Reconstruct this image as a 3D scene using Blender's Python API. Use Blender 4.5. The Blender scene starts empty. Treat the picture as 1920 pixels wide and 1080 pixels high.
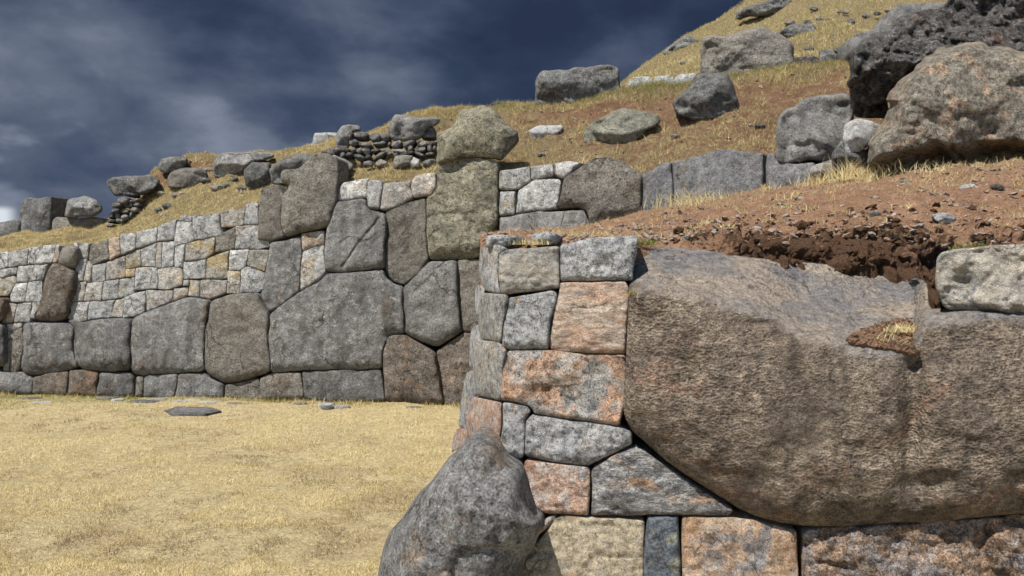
import bpy, math, random
import numpy as np
random.seed(7)
RNG = np.random.default_rng(11)
sc = bpy.context.scene
col = sc.collection

# ------------------------------------------------------------------ camera, world, sun, exposure
F = 1507.0                      # focal length in photo pixels (1920 wide)
EYE = 1.7
cam_d = bpy.data.cameras.new('camera'); cam = bpy.data.objects.new('camera', cam_d); col.objects.link(cam)
cam.location = (0, 0, EYE); cam.rotation_euler = (math.radians(90), 0, 0)
cam_d.sensor_width = 36; cam_d.lens = 36 * F / 1920; cam_d.clip_start = 0.05; cam_d.clip_end = 5000
sc.camera = cam
SUN_EL, SUN_AZ = math.radians(58), math.radians(222)   # compass bearing from +Y, clockwise: behind and left of the camera
sun_d = bpy.data.lights.new('sun', 'SUN'); sun = bpy.data.objects.new('sun', sun_d); col.objects.link(sun)
sun_d.energy = 5.0; sun_d.angle = math.radians(0.5); sun_d.color = (1.0, 0.95, 0.87)
sun.rotation_euler = (math.pi/2 - SUN_EL, 0, math.pi - SUN_AZ)
sun.location = (-5, -6, 12)
w = bpy.data.worlds.new('World'); sc.world = w; w.use_nodes = True
def world():
    nt = w.node_tree; nt.nodes.clear(); N = nt.nodes.new; L = nt.links.new
    out = N('ShaderNodeOutputWorld'); bg = N('ShaderNodeBackground'); bg.inputs[1].default_value = 0.1
    L(bg.outputs[0], out.inputs[0])
    sky = N('ShaderNodeTexSky'); sky.sky_type = 'NISHITA'; sky.sun_disc = False
    sky.sun_elevation = SUN_EL; sky.sun_rotation = SUN_AZ; sky.altitude = 3600
    tc = N('ShaderNodeTexCoord')
    def mapr(src, a, b, c=0.0, d=1.0, smooth=True):
        m = N('ShaderNodeMapRange'); m.interpolation_type = 'SMOOTHSTEP' if smooth else 'LINEAR'
        L(src, m.inputs[0]); m.inputs[1].default_value = a; m.inputs[2].default_value = b
        m.inputs[3].default_value = c; m.inputs[4].default_value = d; return m.outputs[0]
    def mp(loc, scl):
        m = N('ShaderNodeMapping'); L(tc.outputs['Generated'], m.inputs[0])
        m.inputs['Location'].default_value = loc; m.inputs['Scale'].default_value = scl; return m.outputs[0]
    def noise(v, s, det, rough, dist=0.0):
        n = N('ShaderNodeTexNoise'); L(v, n.inputs['Vector']); n.inputs['Scale'].default_value = s
        n.inputs['Detail'].default_value = det; n.inputs['Roughness'].default_value = rough
        n.inputs['Distortion'].default_value = dist; return n.outputs[0]
    def math_(op, a, b):
        m = N('ShaderNodeMath'); m.operation = op
        for i, x in enumerate((a, b)):
            if isinstance(x, (int, float)): m.inputs[i].default_value = x
            else: L(x, m.inputs[i])
        return m.outputs[0]
    sep = N('ShaderNodeSeparateXYZ'); L(tc.outputs['Generated'], sep.inputs[0])
    big = noise(mp((3.1, 0.4, 1.7), (1, 1, 2.0)), 2.6, 4, .5, .1)
    med = noise(mp((0.3, 5.2, 2.9), (1, 1, 1.9)), 5.5, 7, .52, .12)
    bil = noise(mp((1.7, 2.2, .4), (1, 1, 1.9)), 9, 8, .6, .15)
    lowm = math_('MULTIPLY', mapr(sep.outputs[2], .30, .12, 0, 1), mapr(sep.outputs[0], -.05, -.40, 0, 1))
    edge = math_('MULTIPLY', math_('MULTIPLY', mapr(med, .50, .58, 0, 1), mapr(bil, .42, .62, 0, 1)), math_('ADD', math_('MULTIPLY', lowm, .11), .03))
    mixn = math_('ADD', math_('ADD', math_('MULTIPLY', big, .66), math_('MULTIPLY', med, .86)), edge)
    # brighter, greyer cloud towards the left of the view, deep blue towards the right
    side = mapr(sep.outputs[0], -.60, .25, .12, -.13, False)
    val = math_('ADD', mixn, side)
    val = math_('SUBTRACT', val, .205)
    cr = N('ShaderNodeValToRGB'); L(val, cr.inputs[0])
    els = cr.color_ramp.elements
    cols = [(.38, (.017, .027, .055)), (.50, (.024, .038, .073)), (.58, (.040, .057, .098)), (.67, (.066, .085, .130)), (.92, (.16, .185, .24))]
    els[0].position, els[0].color = cols[0][0], (*[10*c for c in cols[0][1]], 1)
    els[1].position, els[1].color = cols[-1][0], (*[10*c for c in cols[-1][1]], 1)
    for p, c in cols[1:-1]:
        e = els.new(p); e.color = (*[10*x for x in c], 1)
    # low white gap in the storm cloud at the far left horizon
    gx = mapr(sep.outputs[0], -.5335, -.520, 1, 0); gz = mapr(sep.outputs[2], .080, .088, 1, 0)
    gap = math_('MULTIPLY', gx, gz)
    m1 = N('ShaderNodeMix'); m1.data_type = 'RGBA'; L(gap, m1.inputs[0]); L(cr.outputs[0], m1.inputs[6]); m1.inputs[7].default_value = (5.2, 5.6, 6.0, 1)
    front = mapr(sep.outputs[1], -.25, .15)
    m2 = N('ShaderNodeMix'); m2.data_type = 'RGBA'; L(front, m2.inputs[0]); L(sky.outputs[0], m2.inputs[6]); L(m1.outputs[2], m2.inputs[7])
    L(m2.outputs[2], bg.inputs[0])
world()
sc.view_settings.view_transform = 'Standard'; sc.view_settings.look = 'None'
sc.view_settings.gamma = 1; sc.view_settings.exposure = 0.42
sc.render.engine = 'CYCLES'; sc.render.resolution_x = 1024; sc.render.resolution_y = 576

# ------------------------------------------------------------------ numpy noise
def _hash(ix, iy, iz, seed):
    h = (ix * 374761393 + iy * 668265263 + iz * 2147483647 + seed * 1274126177) & 0xffffffff
    h = ((h ^ (h >> 13)) * 1274126177) & 0xffffffff
    h = ((h ^ (h >> 16)) * 2246822519) & 0xffffffff
    return ((h ^ (h >> 15)) & 0xffff) / 32767.5 - 1.0
def vnoise(p, seed=0):
    f = np.floor(p); i = f.astype(np.int64); t = p - f; t = t*t*t*(t*(t*6-15)+10)
    r = 0
    for dx in (0, 1):
        wx = t[:, 0] if dx else 1 - t[:, 0]
        for dy in (0, 1):
            wy = t[:, 1] if dy else 1 - t[:, 1]
            for dz in (0, 1):
                wz = t[:, 2] if dz else 1 - t[:, 2]
                r = r + wx*wy*wz*_hash(i[:, 0]+dx, i[:, 1]+dy, i[:, 2]+dz, seed)
    return r
def fbm(p, octv=4, seed=0, gain=.5):
    a, s, f = 1.0, 0, 1.0
    for k in range(octv):
        s = s + a*vnoise(p*f + k*17.3, seed+k); a *= gain; f *= 2.03
    return s
def ridge(p, octv=3, seed=0):
    a, s, f = 1.0, 0, 1.0
    for k in range(octv):
        s = s + a*(1-2*np.abs(vnoise(p*f + k*7.1, seed+k))); a *= .5; f *= 2.1
    return s

# ------------------------------------------------------------------ projection helpers
def unproj(px, py, D):
    px, py, D = np.asarray(px, float), np.asarray(py, float), np.asarray(D, float)
    return np.stack([(px-960)/F*D, D + 0*px, EYE - (py-540)/F*D], -1)
class Plane:
    """upright wall face through two ground points, leaning back by `lean` (metres per metre of height)"""
    def __init__(s, pxa, Da, pxb, Db, lean):
        a = np.array([(pxa-960)/F*Da, Da]); b = np.array([(pxb-960)/F*Db, Db])
        u = (b-a)/np.linalg.norm(b-a); n = np.array([-u[1], u[0]])       # n points away from camera
        if n[1] < 0: n = -n
        s.n = np.array([n[0], n[1], -lean]); s.p = np.array([a[0], a[1], 0.0]); s.back = np.array([n[0], n[1], 0])
    def D(s, px, py):
        r = np.stack([(px-960)/F, np.ones_like(px), -(py-540)/F], -1)
        return ((s.p - np.array([0, 0, EYE])) @ s.n) / (r @ s.n)
PA = Plane(0, 13.0, 500, 12.3, .10); PB = Plane(480, 12.3, 940, 11.75, .10)
PC = Plane(935, 11.7, 1560, 9.3, .08)
PN = Plane(940, 4.15, 1920, 3.75, .10); PS = Plane(860, 5.1, 945, 4.15, .12)
PD = Plane(0, 16.6, 200, 16.2, .05)

# ------------------------------------------------------------------ node materials
def lin(c):
    return tuple((x/12.92 if x <= .04045 else ((x+.055)/1.055)**2.4) for x in [v/255 for v in c])
class NT:
    def __init__(s, name):
        s.m = bpy.data.materials.new(name); s.m.use_nodes = True; s.t = s.m.node_tree; s.t.nodes.clear()
        s.out = s.t.nodes.new('ShaderNodeOutputMaterial'); s.b = s.t.nodes.new('ShaderNodeBsdfPrincipled')
        s.t.links.new(s.b.outputs[0], s.out.inputs[0])
        s.b.inputs['Specular IOR Level'].default_value = .25; s.b.inputs['Roughness'].default_value = .9
    def N(s, k): return s.t.nodes.new(k)
    def put(s, sock, v):
        if isinstance(v, bpy.types.NodeSocket): s.t.links.new(v, sock)
        elif isinstance(v, (tuple, list)) and len(v) == 3 and sock.type == 'RGBA': sock.default_value = (*v, 1)
        else: sock.default_value = v
    def coord(s, rnd=True, scale=(1, 1, 1), rot=(0, 0, 0)):
        tc = s.N('ShaderNodeTexCoord'); v = tc.outputs['Object']
        if rnd:
            oi = s.N('ShaderNodeObjectInfo'); vm = s.N('ShaderNodeVectorMath'); vm.operation = 'SCALE'
            vm.inputs[0].default_value = (37.1, 91.7, 53.3); s.put(vm.inputs['Scale'], oi.outputs['Random'])
            va = s.N('ShaderNodeVectorMath'); va.operation = 'ADD'; s.put(va.inputs[0], v); s.put(va.inputs[1], vm.outputs[0]); vv = s.N('ShaderNodeVectorMath'); vv.operation = 'SCALE'; s.put(vv.inputs[0], va.outputs[0]); s.put(vv.inputs['Scale'], s.mr(s.mul(s.mul(oi.outputs['Random'], 7.31), 1.0, 'MODULO'), 0, 1, .72, 1.35)); v = vv.outputs[0]
        if scale != (1, 1, 1) or rot != (0, 0, 0):
            mp = s.N('ShaderNodeMapping'); s.put(mp.inputs[0], v); mp.inputs['Scale'].default_value = scale; mp.inputs['Rotation'].default_value = rot; v = mp.outputs[0]
        return v
    def noise(s, v, sc_, det=4, rough=.55, dist=0):
        n = s.N('ShaderNodeTexNoise'); s.put(n.inputs['Vector'], v); n.inputs['Scale'].default_value = sc_
        n.inputs['Detail'].default_value = det; n.inputs['Roughness'].default_value = rough; n.inputs['Distortion'].default_value = dist
        return n.outputs[0]
    def vor(s, v, sc_, feat='F1', rnd=1):
        n = s.N('ShaderNodeTexVoronoi'); n.feature = feat; s.put(n.inputs['Vector'], v); n.inputs['Scale'].default_value = sc_
        n.inputs['Randomness'].default_value = rnd
        return n.outputs[0]
    def mr(s, x, a, b, c=0., d=1.):
        m = s.N('ShaderNodeMapRange'); s.put(m.inputs[0], x)
        for i, v in enumerate((a, b, c, d)): m.inputs[i+1].default_value = v
        return m.outputs[0]
    def mul(s, a, b, op='MULTIPLY'):
        m = s.N('ShaderNodeMath'); m.operation = op; s.put(m.inputs[0], a); s.put(m.inputs[1], b); return m.outputs[0]
    def mix(s, f, a, b, mode='MIX'):
        m = s.N('ShaderNodeMix'); m.data_type = 'RGBA'; m.blend_type = mode; s.put(m.inputs[0], f); s.put(m.inputs[6], a); s.put(m.inputs[7], b); return m.outputs[2]
    def grey(s, v):
        c = s.N('ShaderNodeCombineColor')
        for i in range(3): s.put(c.inputs[i], v)
        return c.outputs[0]
    def bump(s, h, dist, strength=1., nrm=None):
        b = s.N('ShaderNodeBump'); s.put(b.inputs['Height'], h); b.inputs['Distance'].default_value = dist; b.inputs['Strength'].default_value = strength
        if nrm is not None: s.put(b.inputs['Normal'], nrm)
        return b.outputs[0]
def rock(name, base, alt, stain=None, stain_amt=.3, lichen=.3, lichen_c=(.50, .50, .47), S=1.0, rough_b=1.0, pits=.3, dirt=(.05, .04, .03), stretch=(1, 1, 1), rot=(0, 0, 0), var=.16, streak=0.0, spk=.35, stain_s=1.0, warm=None, topc=None, mott=1.0, peck=0.0, cracks=.8):
    t = NT(name); v = t.coord(scale=stretch, rot=rot)
    n1 = t.noise(v, 1.7*S, 6, .62, .3)
    c = t.mix(t.mr(n1, .38, .64), base, alt)
    if stain:
        n2 = t.noise(v, 1.35*S*stain_s, 7, .66, .6)
        a = .66 - .28*stain_amt
        c = t.mix(t.mr(n2, a-.02, a+.07, 0, .9), c, stain)
    if warm:                       # blotches of warm patina
        c = t.mix(t.mr(t.noise(v, 3.3*S, 5, .7), .52, .70, 0, .65), c, warm)
    if topc and topc != 'attr':
        sz = t.N('ShaderNodeSeparateXYZ'); t.put(sz.inputs[0], t.coord(False)); f = t.mul(sz.outputs[2], t.mul(n1, .5, 'SUBTRACT'), 'ADD')
        c = t.mix(t.mr(f, topc[1], topc[2]), c, topc[0])
    # mottling at several scales
    n3 = t.noise(v, 8*S, 8, .72)
    c = t.mix(1., c, t.grey(t.mr(n3, .36, .66, 1-spk*1.25*mott, 1+spk*1.0*mott)), 'MULTIPLY')
    n4 = t.noise(v, 46*S, 5, .8)
    c = t.mix(1., c, t.grey(t.mr(n4, .38, .62, 1-spk*1.35, 1+spk*1.45)), 'MULTIPLY')
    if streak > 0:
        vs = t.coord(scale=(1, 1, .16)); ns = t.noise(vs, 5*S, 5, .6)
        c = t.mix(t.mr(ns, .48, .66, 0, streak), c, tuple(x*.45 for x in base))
    # crusty lichen: blotches broken up by fine noise
    if lichen > 0:
        l1 = t.noise(v, 5.5*S, 6, .75, .4); l2 = t.noise(v, 34*S, 4, .7)
        a = .64 - .13*lichen
        m = t.mul(t.mr(l1, a-.06, a+.06), t.mr(l2, .50-.08*lichen, .58-.06*lichen))
        c = t.mix(t.mul(m, .85), c, lichen_c)
        d1 = t.vor(v, 19*S)          # round white lichen dots
        sel = t.noise(v, 11*S, 2, .5)
        c = t.mix(t.mul(t.mr(d1, .10, .16, 1, 0), t.mr(sel, .60-.1*lichen, .66-.1*lichen)), c, tuple(min(.75, x*1.25) for x in lichen_c))
        # small blackish lichen
        c = t.mix(t.mul(t.mr(t.noise(v, 17*S, 5, .75), .60, .67), .55), c, (.05, .05, .05))
    if peck > 0:
        wn = t.N('ShaderNodeTexNoise'); t.put(wn.inputs['Vector'], v); wn.inputs['Scale'].default_value = 18; wn.inputs['Detail'].default_value = 3
        vm = t.N('ShaderNodeVectorMath'); vm.operation = 'SCALE'; t.put(vm.inputs[0], wn.outputs[1]); vm.inputs['Scale'].default_value = .03
        va = t.N('ShaderNodeVectorMath'); va.operation = 'ADD'; t.put(va.inputs[0], v); t.put(va.inputs[1], vm.outputs[0])
        pk = t.mul(t.vor(va.outputs[0], 30), t.vor(va.outputs[0], 67), 'ADD')
        msk = t.mr(t.noise(v, 2.2, 4, .6), .36, .60, .25, 1.0)
        c = t.mix(1., c, t.grey(t.mr(t.mul(t.mul(pk, .85, 'SUBTRACT'), msk), -.5, .5, 1-peck*.75, 1+peck*.8)), 'MULTIPLY')
        pkh = t.mul(pk, msk)
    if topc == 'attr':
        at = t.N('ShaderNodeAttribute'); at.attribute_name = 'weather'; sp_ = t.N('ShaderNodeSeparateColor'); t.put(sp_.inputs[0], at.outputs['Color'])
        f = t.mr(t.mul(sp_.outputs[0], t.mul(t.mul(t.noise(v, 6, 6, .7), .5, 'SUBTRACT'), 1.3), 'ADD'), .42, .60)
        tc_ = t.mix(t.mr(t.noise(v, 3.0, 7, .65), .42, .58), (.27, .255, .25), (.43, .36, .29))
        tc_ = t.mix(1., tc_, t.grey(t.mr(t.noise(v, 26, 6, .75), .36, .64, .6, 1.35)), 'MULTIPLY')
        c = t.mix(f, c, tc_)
    h = t.noise(v, 7*S, 9, .68)
    fine = t.noise(v, 38*S, 6, .75)
    if pits > 0:
        pv = t.vor(v, 13*S); psel = t.noise(v, 3.1*S, 3, .6)
        pm = t.mul(t.mr(pv, .12, .26, 1, 0), t.mr(psel, .60-.22*pits, .66-.2*pits))
        c = t.mix(t.mul(pm, .75), c, dirt)
        n = t.bump(t.mul(pm, -1.0), .02/S)
    else: n = None
    if cracks > 0:
        cn = t.N('ShaderNodeTexNoise'); t.put(cn.inputs['Vector'], v); cn.inputs['Scale'].default_value = 3.5*S; cn.inputs['Detail'].default_value = 6
        cs = t.N('ShaderNodeVectorMath'); cs.operation = 'SCALE'; t.put(cs.inputs[0], cn.outputs[1]); cs.inputs['Scale'].default_value = .5/S
        ca = t.N('ShaderNodeVectorMath'); ca.operation = 'ADD'; t.put(ca.inputs[0], v); t.put(ca.inputs[1], cs.outputs[0])
        cd = t.vor(ca.outputs[0], 1.15*S, 'DISTANCE_TO_EDGE'); cmk = t.mul(t.mr(cd, .006, .022, 1, 0), t.mr(t.noise(v, 1.6*S, 3, .6), .50, .58, 0, cracks))
        c = t.mix(t.mul(cmk, .75), c, dirt); n = t.bump(t.mul(cmk, -1.), .03/S, 1., n)
    oi = t.N('ShaderNodeObjectInfo')
    c = t.mix(1., c, t.grey(t.mr(oi.outputs['Random'], 0, 1, 1-var, 1+var)), 'MULTIPLY')
    t.put(t.b.inputs['Base Color'], c)
    n = t.bump(h, .15*rough_b/S, .85, n); n = t.bump(fine, .035*rough_b/S, .9, n)
    if peck > 0: n = t.bump(pkh, .013, .9, n)
    t.put(t.b.inputs['Normal'], n)
    return t.m
M = {}
M['mega'] = rock('dark_andesite', (.19, .186, .18), (.285, .28, .27), (.17, .125, .09), .32, .45, (.50, .49, .47), S=1.0, pits=.25, streak=.7, spk=.34, mott=.7, var=.22, warm=(.16, .135, .10))
M['megab'] = rock('brown_andesite', (.175, .15, .125), (.25, .21, .17), (.23, .15, .095), .4, .2, (.38, .36, .32), S=1.1, pits=.5, streak=.2, spk=.42)
M['megal'] = rock('grey_andesite', (.235, .23, .22), (.32, .31, .295), (.19, .16, .12), .2, .35, (.42, .42, .41), S=1.1, pits=.2, streak=.6, spk=.34, mott=.7)
M['olive'] = rock('olive_andesite', (.25, .235, .17), (.34, .31, .22), (.165, .155, .12), .45, .35, (.45, .44, .38), S=1.25, pits=1.0, spk=.42)
M['taupe'] = rock('taupe_andesite', (.21, .192, .165), (.29, .265, .225), (.17, .145, .11), .3, .25, (.42, .41, .38), S=1.2, pits=.45, spk=.45, mott=.6, var=.2)
M['lime'] = rock('grey_limestone', (.33, .33, .322), (.49, .48, .46), (.42, .34, .22), .25, .9, (.60, .60, .58), S=1.5, pits=.25, spk=.5)
M['limey'] = rock('ochre_limestone', (.36, .345, .31), (.44, .40, .33), (.48, .37, .19), .5, .55, (.52, .52, .50), S=1.5, pits=.2, spk=.42)
M['limep'] = rock('pinkish_limestone', (.35, .335, .31), (.44, .40, .345), (.46, .35, .25), .4, .45, (.52, .51, .49), S=1.5, pits=.2, spk=.42)
M['slab'] = rock('bluish_slab', (.20, .20, .205), (.29, .29, .29), (.26, .20, .14), .22, .25, (.38, .38, .38), S=1.3, pits=.1, spk=.34)
M['boulder'] = rock('grey_boulder', (.155, .155, .15), (.24, .235, .22), (.13, .11, .085), .25, .5, (.48, .47, .43), S=1.4, pits=.4, spk=.42, rough_b=1.4)
M['darkb'] = rock('dark_boulder', (.07, .065, .06), (.15, .14, .13), (.15, .09, .06), .25, .6, (.45, .42, .40), S=1.7, pits=.4, spk=.7, rough_b=1.7)
M['green'] = rock('greenish_boulder', (.22, .215, .17), (.30, .29, .23), (.24, .17, .10), .3, .3, (.42, .42, .36), S=1.4, pits=0, spk=.35, rough_b=.7)
M['pale'] = rock('pale_boulder', (.34, .34, .33), (.44, .43, .42), (.30, .24, .18), .2, .3, (.55, .55, .54), S=2, pits=0, spk=.3, rough_b=.7)
M['huge'] = rock('speckled_boulder', (.17, .15, .125), (.26, .23, .185), (.38, .26, .18), .45, .6, (.44, .43, .35), S=2.4, pits=.35, spk=.55, rough_b=1.1, warm=(.17, .16, .09))
# the near bastion
M['n_grey'] = rock('lichened_grey_stone', (0.271, 0.277, 0.288), (0.475, 0.463, 0.441), (0.475, 0.350, 0.226), .25, .95, (0.700, 0.700, 0.700), S=3.0, pits=.4, spk=.55, var=.08, rough_b=1.3)
M['n_mix'] = rock('mottled_stone', (0.305, 0.299, 0.294), (0.475, 0.429, 0.362), (0.588, 0.350, 0.215), .62, .85, (0.678, 0.667, 0.633), S=2.6, pits=.4, spk=.5, var=.05, stain_s=.8, rough_b=1.3)
M['n_pink'] = rock('pink_streaked_stone', (0.565, 0.373, 0.260), (0.565, 0.463, 0.373), (0.316, 0.316, 0.316), .28, .5, (0.633, 0.610, 0.565), S=2.6, stretch=(.8, 1, 1.9), rot=(0, math.radians(35), 0), pits=0, spk=.36, var=.05)
M['n_red'] = rock('red_stone', (0.429, 0.249, 0.169), (0.475, 0.350, 0.271), (0.282, 0.282, 0.294), .35, .8, (0.621, 0.610, 0.588), S=3.2, pits=.2, spk=.42, var=.05)
M['n_tan'] = rock('tan_grey_stone', (0.407, 0.373, 0.328), (0.520, 0.463, 0.373), (0.249, 0.249, 0.249), .35, .55, (0.633, 0.621, 0.588), S=2.4, stretch=(1, 1, 1.5), rot=(0, math.radians(-50), 0), pits=.1, spk=.35, var=.05)
M['n_yel'] = rock('yellowish_stone', (0.475, 0.395, 0.271), (0.542, 0.463, 0.339), (0.452, 0.294, 0.147), .25, .55, (0.588, 0.565, 0.520), S=3.2, pits=.3, spk=.38, var=.05)
M['n_corner'] = rock('weathered_corner_stone', (0.328, 0.322, 0.311), (0.475, 0.441, 0.384), (0.497, 0.350, 0.215), .35, .8, (0.655, 0.644, 0.610), S=3.2, pits=.5, spk=.55, var=.1, rough_b=1.5)
M['n_blue'] = rock('blue_slate', (.085, .10, .125), (.17, .19, .21), (.24, .24, .18), .25, .3, (.34, .35, .32), S=6, pits=.2, spk=.5, var=.05)
M['n_orange'] = rock('orange_stone', (0.497, 0.305, 0.181), (0.520, 0.384, 0.271), (0.249, 0.249, 0.260), .42, .45, (0.565, 0.565, 0.542), S=2.6, pits=.15, spk=.38, var=.05)
M['n_brown'] = rock('rusty_brown_stone', (0.294, 0.192, 0.124), (0.384, 0.271, 0.192), (0.271, 0.249, 0.249), .42, .5, (0.520, 0.520, 0.520), S=3, pits=.5, spk=.6, rough_b=1.5, var=.05)
M['n_tri'] = rock('veined_slate_stone', (.11, .11, .12), (.22, .21, .20), (.36, .22, .13), .35, .9, (.62, .61, .58), S=3.6, stretch=(.7, 1, 1.8), rot=(0, math.radians(-35), 0), pits=.1, spk=.5, var=.05)
M['n_dark'] = rock('charcoal_boulder', (.20, .198, .195), (.30, .295, .287), (.28, .21, .15), .25, .4, (.50, .48, .45), S=2.2, pits=.5, spk=.45, var=.05, rough_b=1.1)
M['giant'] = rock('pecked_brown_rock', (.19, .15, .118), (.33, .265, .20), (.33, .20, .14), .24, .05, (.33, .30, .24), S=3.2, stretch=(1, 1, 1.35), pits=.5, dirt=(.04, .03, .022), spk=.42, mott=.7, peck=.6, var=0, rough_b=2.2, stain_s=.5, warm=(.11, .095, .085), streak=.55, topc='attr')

def soil_mat(name, straw, soil, green=None, fine=1.0, grass_attr=True, tuft=6.0):
    t = NT(name); v = t.coord(False)
    a = t.noise(v, tuft*1.0, 8, .7, .4); b = t.noise(v, tuft*4.5, 6, .75); cfine = t.noise(v, tuft*16, 4, .8)
    s1 = t.mix(t.mr(a, .36, .62), soil, tuple(x*1.55 for x in soil))
    peb = t.vor(v, tuft*7); psel = t.noise(v, tuft*2.2, 3, .5)
    pm = t.mul(t.mr(peb, .18, .3, 1, 0), t.mr(psel, .52, .6))
    s1 = t.mix(t.mul(pm, .8), s1, (.30, .25, .21))
    g1 = t.mix(t.mr(b, .35, .65), tuple(x*.62 for x in straw), straw)
    g1 = t.mix(t.mr(t.noise(v, tuft*.5, 5, .6), .50, .68, 0, .6), g1, tuple(x*y for x, y in zip(straw, (.66, .60, .62))))
    at = t.N('ShaderNodeAttribute'); at.attribute_name = 'cover'
    sep = t.N('ShaderNodeSeparateColor'); t.put(sep.inputs[0], at.outputs['Color'])
    f = t.mul(sep.outputs[0], t.mul(t.mul(a, 1.1, 'SUBTRACT'), .62, 'ADD'), 'ADD')
    f = t.mul(f, t.mul(t.mul(b, .5, 'SUBTRACT'), .7), 'ADD')
    f = t.mr(f, .44, .56)
    c = t.mix(f, s1, g1)
    if green:
        gf = t.mul(sep.outputs[1], t.mul(t.mul(b, .5, 'SUBTRACT'), 1.6), 'ADD')
        c = t.mix(t.mr(gf, .45, .6, 0, .85), c, green)
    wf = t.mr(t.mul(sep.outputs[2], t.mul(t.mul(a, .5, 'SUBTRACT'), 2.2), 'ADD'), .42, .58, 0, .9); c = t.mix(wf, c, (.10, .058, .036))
    c = t.mix(1., c, t.grey(t.mr(cfine, .3, .7, .55, 1.45)), 'MULTIPLY')
    t.put(t.b.inputs['Base Color'], c); t.b.inputs['Specular IOR Level'].default_value = .1
    n = t.bump(b, .10*fine, .9); n = t.bump(cfine, .03*fine, .9, n); n = t.bump(pm, .02*fine, .7, n)
    t.put(t.b.inputs['Normal'], n)
    return t.m
STRAW = (.46, .345, .155)
M['hill'] = soil_mat('dry_grass_and_red_earth', (.33, .26, .14), (.18, .105, .062), (.14, .14, .05), tuft=3.4)
M['soil'] = soil_mat('red_earth', (.42, .32, .18), (.31, .185, .115), (.12, .12, .05), tuft=5)
M['bank'] = soil_mat('dark_earth', (.18, .11, .07), (.11, .062, .036), None, tuft=6, fine=1.6)
M['field'] = soil_mat('dry_field', (.62, .51, .29), (.34, .27, .19), (.22, .20, .06), tuft=3.0, fine=.5)
def grass_mat(name, stops):
    t = NT(name); at = t.N('ShaderNodeAttribute'); at.attribute_name = 'tone'
    cr = t.N('ShaderNodeValToRGB'); sp = t.N('ShaderNodeSeparateColor'); t.put(sp.inputs[0], at.outputs['Color']); t.put(cr.inputs[0], sp.outputs[0])
    e = cr.color_ramp.elements; e[0].position, e[0].color = stops[0][0], (*stops[0][1], 1); e[1].position, e[1].color = stops[-1][0], (*stops[-1][1], 1)
    for p, c in stops[1:-1]: x = e.new(p); x.color = (*c, 1)
    t.put(t.b.inputs['Base Color'], cr.outputs[0]); t.b.inputs['Roughness'].default_value = .75; t.b.inputs['Specular IOR Level'].default_value = .15
    tr = t.N('ShaderNodeBsdfTranslucent'); t.put(tr.inputs[0], cr.outputs[0]); ms = t.N('ShaderNodeMixShader'); ms.inputs[0].default_value = .3
    t.t.links.new(t.b.outputs[0], ms.inputs[1]); t.t.links.new(tr.outputs[0], ms.inputs[2]); t.t.links.new(ms.outputs[0], t.out.inputs[0])
    return t.m
M['blade'] = grass_mat('straw_blades', [(0, (.18, .21, .05)), (.12, (.33, .30, .09)), (.25, (.30, .23, .15)), (.45, (.56, .45, .215)), (.75, (.76, .63, .33)), (1, (.87, .78, .54))])
M['gravel'] = rock('gravel_stone', (.26, .19, .15), (.44, .37, .32), (.30, .17, .11), .4, .2, S=8, pits=0, spk=.3)

# ------------------------------------------------------------------ object helpers
def tag(o, label=None, cat=None, group=None, kind=None):
    if label: o['label'] = label
    if cat: o['category'] = cat
    if group: o['group'] = group
    if kind: o['kind'] = kind
    return o
def empty(name, loc):
    o = bpy.data.objects.new(name, None); o['kind'] = 'thing'; col.objects.link(o); o.location = loc; o.empty_display_size = .3; return o
def mesh_obj(name, co, quads, mat, parent=None, tris=None, smooth=True, origin=None):
    co = np.asarray(co, np.float64)
    if origin is None:
        origin = np.array([(co[:, 0].min()+co[:, 0].max())/2, (co[:, 1].min()+co[:, 1].max())/2, co[:, 2].min()])
    me = bpy.data.meshes.new(name)
    nq = 0 if quads is None else len(quads); nt_ = 0 if tris is None else len(tris)
    idx = np.concatenate([np.asarray(quads).ravel() if nq else np.zeros(0, int), np.asarray(tris).ravel() if nt_ else np.zeros(0, int)]).astype(np.int32)
    tot = np.concatenate([np.full(nq, 4), np.full(nt_, 3)]).astype(np.int32)
    st = np.concatenate([[0], np.cumsum(tot)[:-1]]).astype(np.int32)
    me.vertices.add(len(co)); me.vertices.foreach_set('co', (co-origin).ravel())
    me.loops.add(len(idx)); me.loops.foreach_set('vertex_index', idx)
    me.polygons.add(len(tot)); me.polygons.foreach_set('loop_start', st); me.polygons.foreach_set('loop_total', tot)
    me.polygons.foreach_set('use_smooth', np.full(len(tot), smooth))
    me.update(calc_edges=True); me.validate()
    me.materials.append(M[mat] if isinstance(mat, str) else mat)
    o = bpy.data.objects.new(name, me); col.objects.link(o)
    if parent is not None:
        o.parent = parent; o.location = origin - np.array(parent.location)
    else: o.location = origin
    return o
def set_attr(o, name, rgb):
    a = o.data.color_attributes.new(name, 'FLOAT_COLOR', 'POINT')
    d = np.ones((len(o.data.vertices), 4)); d[:, :rgb.shape[1]] = rgb; a.data.foreach_set('color', d.ravel())

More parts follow.
